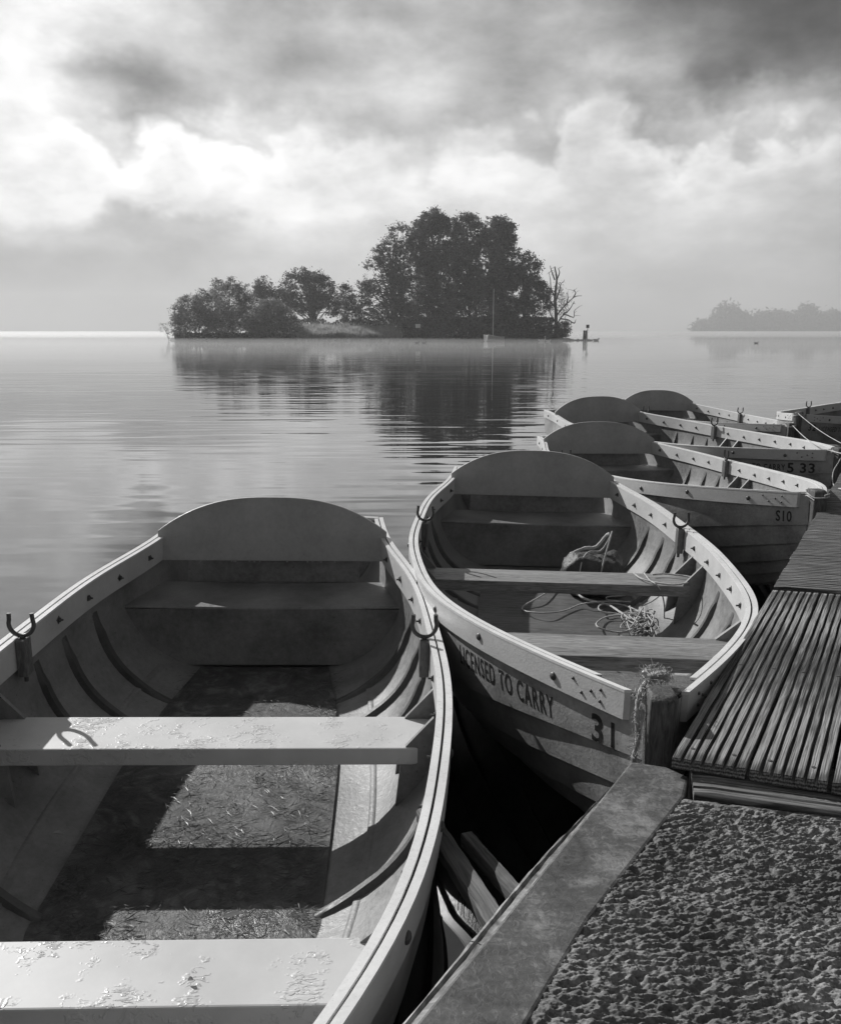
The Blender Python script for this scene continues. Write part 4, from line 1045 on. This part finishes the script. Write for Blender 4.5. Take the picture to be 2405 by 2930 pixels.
# ------------------------------------------------------------------ sky
def world():
    w = bpy.data.worlds.new('World'); SC.world = w; w.use_nodes = True; nt = w.node_tree; w.cycles.sampling_method = 'MANUAL'; w.cycles.sample_map_resolution = 256
    for n in list(nt.nodes): nt.nodes.remove(n)
    out = nt.nodes.new('ShaderNodeOutputWorld')
    tc = nt.nodes.new('ShaderNodeTexCoord'); V = tc.outputs['Generated']
    # wind-torn warp of the cloud field
    def vec_noise(scale, amt, detail, sq):
        mp = nt.nodes.new('ShaderNodeMapping'); mp.inputs['Scale'].default_value = (1, 1, sq); nt.links.new(V, mp.inputs['Vector'])
        n = nt.nodes.new('ShaderNodeTexNoise'); n.inputs['Scale'].default_value = scale; n.inputs['Detail'].default_value = detail; n.inputs['Roughness'].default_value = .58
        nt.links.new(mp.outputs[0], n.inputs['Vector'])
        s = nt.nodes.new('ShaderNodeVectorMath'); s.operation = 'SUBTRACT'; nt.links.new(n.outputs['Color'], s.inputs[0]); s.inputs[1].default_value = (.5, .5, .5)
        k = nt.nodes.new('ShaderNodeVectorMath'); k.operation = 'SCALE'; nt.links.new(s.outputs[0], k.inputs[0]); k.inputs['Scale'].default_value = amt; return k.outputs[0], n.outputs['Fac']
    w1, f1 = vec_noise(9, .10, 4, 1.3)
    ad = nt.nodes.new('ShaderNodeVectorMath'); ad.operation = 'ADD'; nt.links.new(V, ad.inputs[0]); nt.links.new(w1, ad.inputs[1])
    sx = nt.nodes.new('ShaderNodeSeparateXYZ'); nt.links.new(ad.outputs[0], sx.inputs[0])
    s0 = nt.nodes.new('ShaderNodeSeparateXYZ'); nt.links.new(V, s0.inputs[0])
    az = mth(nt, 'ARCTAN2', sx.outputs[0], sx.outputs[1])
    elr = mth(nt, 'ARCSINE', mth(nt, 'MINIMUM', mth(nt, 'MAXIMUM', sx.outputs[2], -1), 1))
    elt = mth(nt, 'ARCSINE', s0.outputs[2])
    # close to the horizon the warp dies out
    k = mth(nt, 'MULTIPLY', mth(nt, 'MAXIMUM', elt, 0), 7, clamp=True)
    el_ = mth(nt, 'ADD', mth(nt, 'MULTIPLY', elr, k), mth(nt, 'MULTIPLY', elt, mth(nt, 'SUBTRACT', 1, k)))
    rows = SKY_ROWS
    AZR = math.pi
    azn = mth(nt, 'ADD', mth(nt, 'MULTIPLY', az, 1 / (2 * AZR)), .5)
    cur = None
    def dirof(x, y): d = ray(x * 2405 / 1736, y * 2405 / 1736); return math.atan2(d.x, d.y), math.atan2(d.z, math.hypot(d.x, d.y))
    prev_e = None
    for (yy, pts) in rows:
        if isinstance(yy, tuple): e = R(yy[0]); st = [(a / 360 + .5, v) for a, v in pts]
        else:
            e = dirof(868, yy)[1]; st = [(0, .36)] + [(dirof(x, yy)[0] / (2 * AZR) + .5, v) for x, v in pts] + [(1, .36)]
            a0 = st[1][0]; a1 = st[-2][0]
            st.insert(1, (a0 - .10, .74)); st.insert(1, (a0 - .2, .46)); st.insert(-1, (a1 + .10, .46))
        r = ramp(nt, azn, [(p, v) for p, v in st], 'B_SPLINE')
        if cur is None: cur = r
        else:
            mr = nt.nodes.new('ShaderNodeMapRange'); mr.interpolation_type = 'SMOOTHSTEP'; mr.inputs[1].default_value = prev_e; mr.inputs[2].default_value = e
            nt.links.new(el_, mr.inputs[0]); mx = nt.nodes.new('ShaderNodeMix'); mx.data_type = 'RGBA'; nt.links.new(mr.outputs[0], mx.inputs[0]); nt.links.new(cur, mx.inputs[6]); nt.links.new(r, mx.inputs[7]); cur = mx.outputs[2]
        prev_e = e
    # wisps
    _, f2 = vec_noise(8.5, .1, 5, 2.0); _, f3 = vec_noise(2.2, .1, 3, 1.5)
    d = mth(nt, 'ADD', mth(nt, 'MULTIPLY', mth(nt, 'SUBTRACT', f2, .5), .60), mth(nt, 'MULTIPLY', mth(nt, 'SUBTRACT', f3, .5), .25))
    # puffy upper edge of the fog bank
    edge = [(0, 250, .0), (100, 262, .05), (180, 272, .30), (250, 262, .5), (320, 240, .5), (400, 226, .5), (470, 246, .4), (540, 268, .3), (620, 250, .15), (720, 232, .2), (860, 250, .15), (1000, 262, .2), (1090, 215, .3), (1150, 190, .3), (1215, 172, .32), (1290, 185, .34), (1350, 228, .4), (1400, 262, .45), (1460, 240, .4), (1540, 228, .4), (1620, 240, .4), (1736, 244, .35)]
    def E_(y): return dirof(868, y)[1]
    est = [(dirof(x, y)[0] / (2 * AZR) + .5, E_(y)) for x, y, q in edge]; ast = [(dirof(x, y)[0] / (2 * AZR) + .5, q) for x, y, q in edge]
    er = ramp(nt, azn, est[:], 'B_SPLINE'); ar = ramp(nt, azn, [(0, 0)] + ast + [(ast[-1][0] + .08, 0)], 'LINEAR')
    vo = nt.nodes.new('ShaderNodeTexVoronoi'); vo.feature = 'F1'; vo.inputs['Scale'].default_value = 14; vo.inputs['Detail'].default_value = 1; vo.inputs['Roughness'].default_value = .55
    nt.links.new(ad.outputs[0], vo.inputs['Vector'])
    puff = mth(nt, 'MULTIPLY', mth(nt, 'SUBTRACT', .45, vo.outputs['Distance']), .075)
    dd = mth(nt, 'SUBTRACT', mth(nt, 'ADD', er, puff), elt)
    def sm(v, w):
        m_ = nt.nodes.new('ShaderNodeMapRange'); m_.interpolation_type = 'SMOOTHSTEP'; m_.inputs[1].default_value = -w; m_.inputs[2].default_value = w; nt.links.new(v, m_.inputs[0]); return m_.outputs[0]
    sharp = mth(nt, 'MULTIPLY', mth(nt, 'SUBTRACT', sm(dd, .017), sm(dd, .075)), mth(nt, 'MULTIPLY', ar, .8))
    cur = mth(nt, 'ADD', cur, sharp)
    amp = mth(nt, 'ADD', mth(nt, 'MULTIPLY', k, .85), .15)
    b_ = mth(nt, 'ADD', cur, mth(nt, 'MULTIPLY', d, amp))
    lin = mth(nt, 'POWER', mth(nt, 'MAXIMUM', b_, .02), 2.2)
    cl = nt.nodes.new('ShaderNodeBackground'); nt.links.new(lin, cl.inputs['Color']); cl.inputs['Strength'].default_value = 1.0
    sky = nt.nodes.new('ShaderNodeTexSky'); sky.sky_type = 'NISHITA'; sky.sun_disc = False; sky.sun_elevation = el; sky.sun_rotation = sun_az
    bwn = nt.nodes.new('ShaderNodeRGBToBW'); nt.links.new(sky.outputs[0], bwn.inputs[0])
    sb = nt.nodes.new('ShaderNodeBackground'); nt.links.new(bwn.outputs[0], sb.inputs['Color']); sb.inputs['Strength'].default_value = .05
    ms = nt.nodes.new('ShaderNodeMixShader'); ms.inputs[0].default_value = .95; nt.links.new(sb.outputs[0], ms.inputs[1]); nt.links.new(cl.outputs[0], ms.inputs[2])
    nt.links.new(ms.outputs[0], out.inputs['Surface'])
SKY_ROWS = [
 (690, [(0, .66), (300, .68), (600, .72), (900, .74), (1250, .72), (1736, .68)]),
 (620, [(0, .63), (300, .67), (600, .74), (900, .77), (1250, .76), (1500, .75), (1736, .70)]),
 (540, [(0, .68), (200, .66), (400, .72), (600, .80), (900, .83), (1200, .80), (1500, .79), (1736, .79)]),
 (480, [(0, .92), (130, .76), (260, .72), (420, .84), (600, .88), (900, .92), (1150, .88), (1400, .84), (1736, .84)]),
 (440, [(0, 1.35), (150, 1.15), (300, 1.1), (420, 1.05), (560, 1.0), (700, .97), (900, 1.0), (1050, .94), (1200, .84), (1400, .87), (1736, .86)]),
 (400, [(0, 1.5), (150, 1.45), (300, 1.4), (500, 1.2), (700, 1.08), (900, 1.08), (1050, .98), (1200, .84), (1400, .88), (1736, .86)]),
 (350, [(0, 1.55), (200, 1.55), (400, 1.45), (560, 1.2), (700, 1.05), (880, 1.06), (1040, .98), (1160, .80), (1400, .88), (1560, .87), (1736, .84)]),
 (300, [(0, 1.5), (150, 1.4), (300, 1.35), (420, 1.3), (560, 1.1), (700, .94), (880, .88), (1050, .84), (1200, .82), (1330, .78), (1460, .85), (1580, .86), (1736, .80)]),
 (250, [(0, 1.4), (110, 1.05), (230, .68), (320, .84), (420, 1.08), (540, .90), (700, .84), (900, .78), (1100, .80), (1230, .84), (1340, .70), (1440, .60), (1560, .70), (1650, .68), (1736, .58)]),
 (190, [(0, 1.25), (100, .90), (220, .60), (340, .64), (480, .77), (620, .72), (800, .84), (960, .76), (1120, .78), (1220, .84), (1320, .70), (1420, .44), (1560, .37), (1736, .34)]),
 (110, [(0, 1.2), (90, 1.05), (200, .95), (320, .86), (460, .71), (600, .62), (760, .82), (900, .80), (1040, .68), (1200, .66), (1340, .60), (1440, .42), (1600, .33), (1736, .30)]),
 (20, [(0, 1.05), (120, 1.05), (240, .95), (380, .80), (520, .62), (680, .56), (820, .74), (960, .76), (1100, .62), (1240, .58), (1400, .44), (1560, .34), (1736, .26)]),
 ((28,), [(-180, .34), (-100, .5), (-60, .8), (-35, 1.0), (-20, .88), (0, .66), (20, .48), (60, .40), (180, .34)]),
 ((50,), [(-180, .34), (-60, .65), (-30, .68), (20, .42), (180, .34)]),
 ((85,), [(-180, .40), (180, .40)]),
]
world()
SC.view_settings.view_transform = 'Standard'; SC.view_settings.look = 'None'; SC.view_settings.exposure = 0; SC.view_settings.gamma = 1
SC.render.film_transparent = False
SC.cycles.volume_bounces = 0; SC.cycles.max_bounces = 6
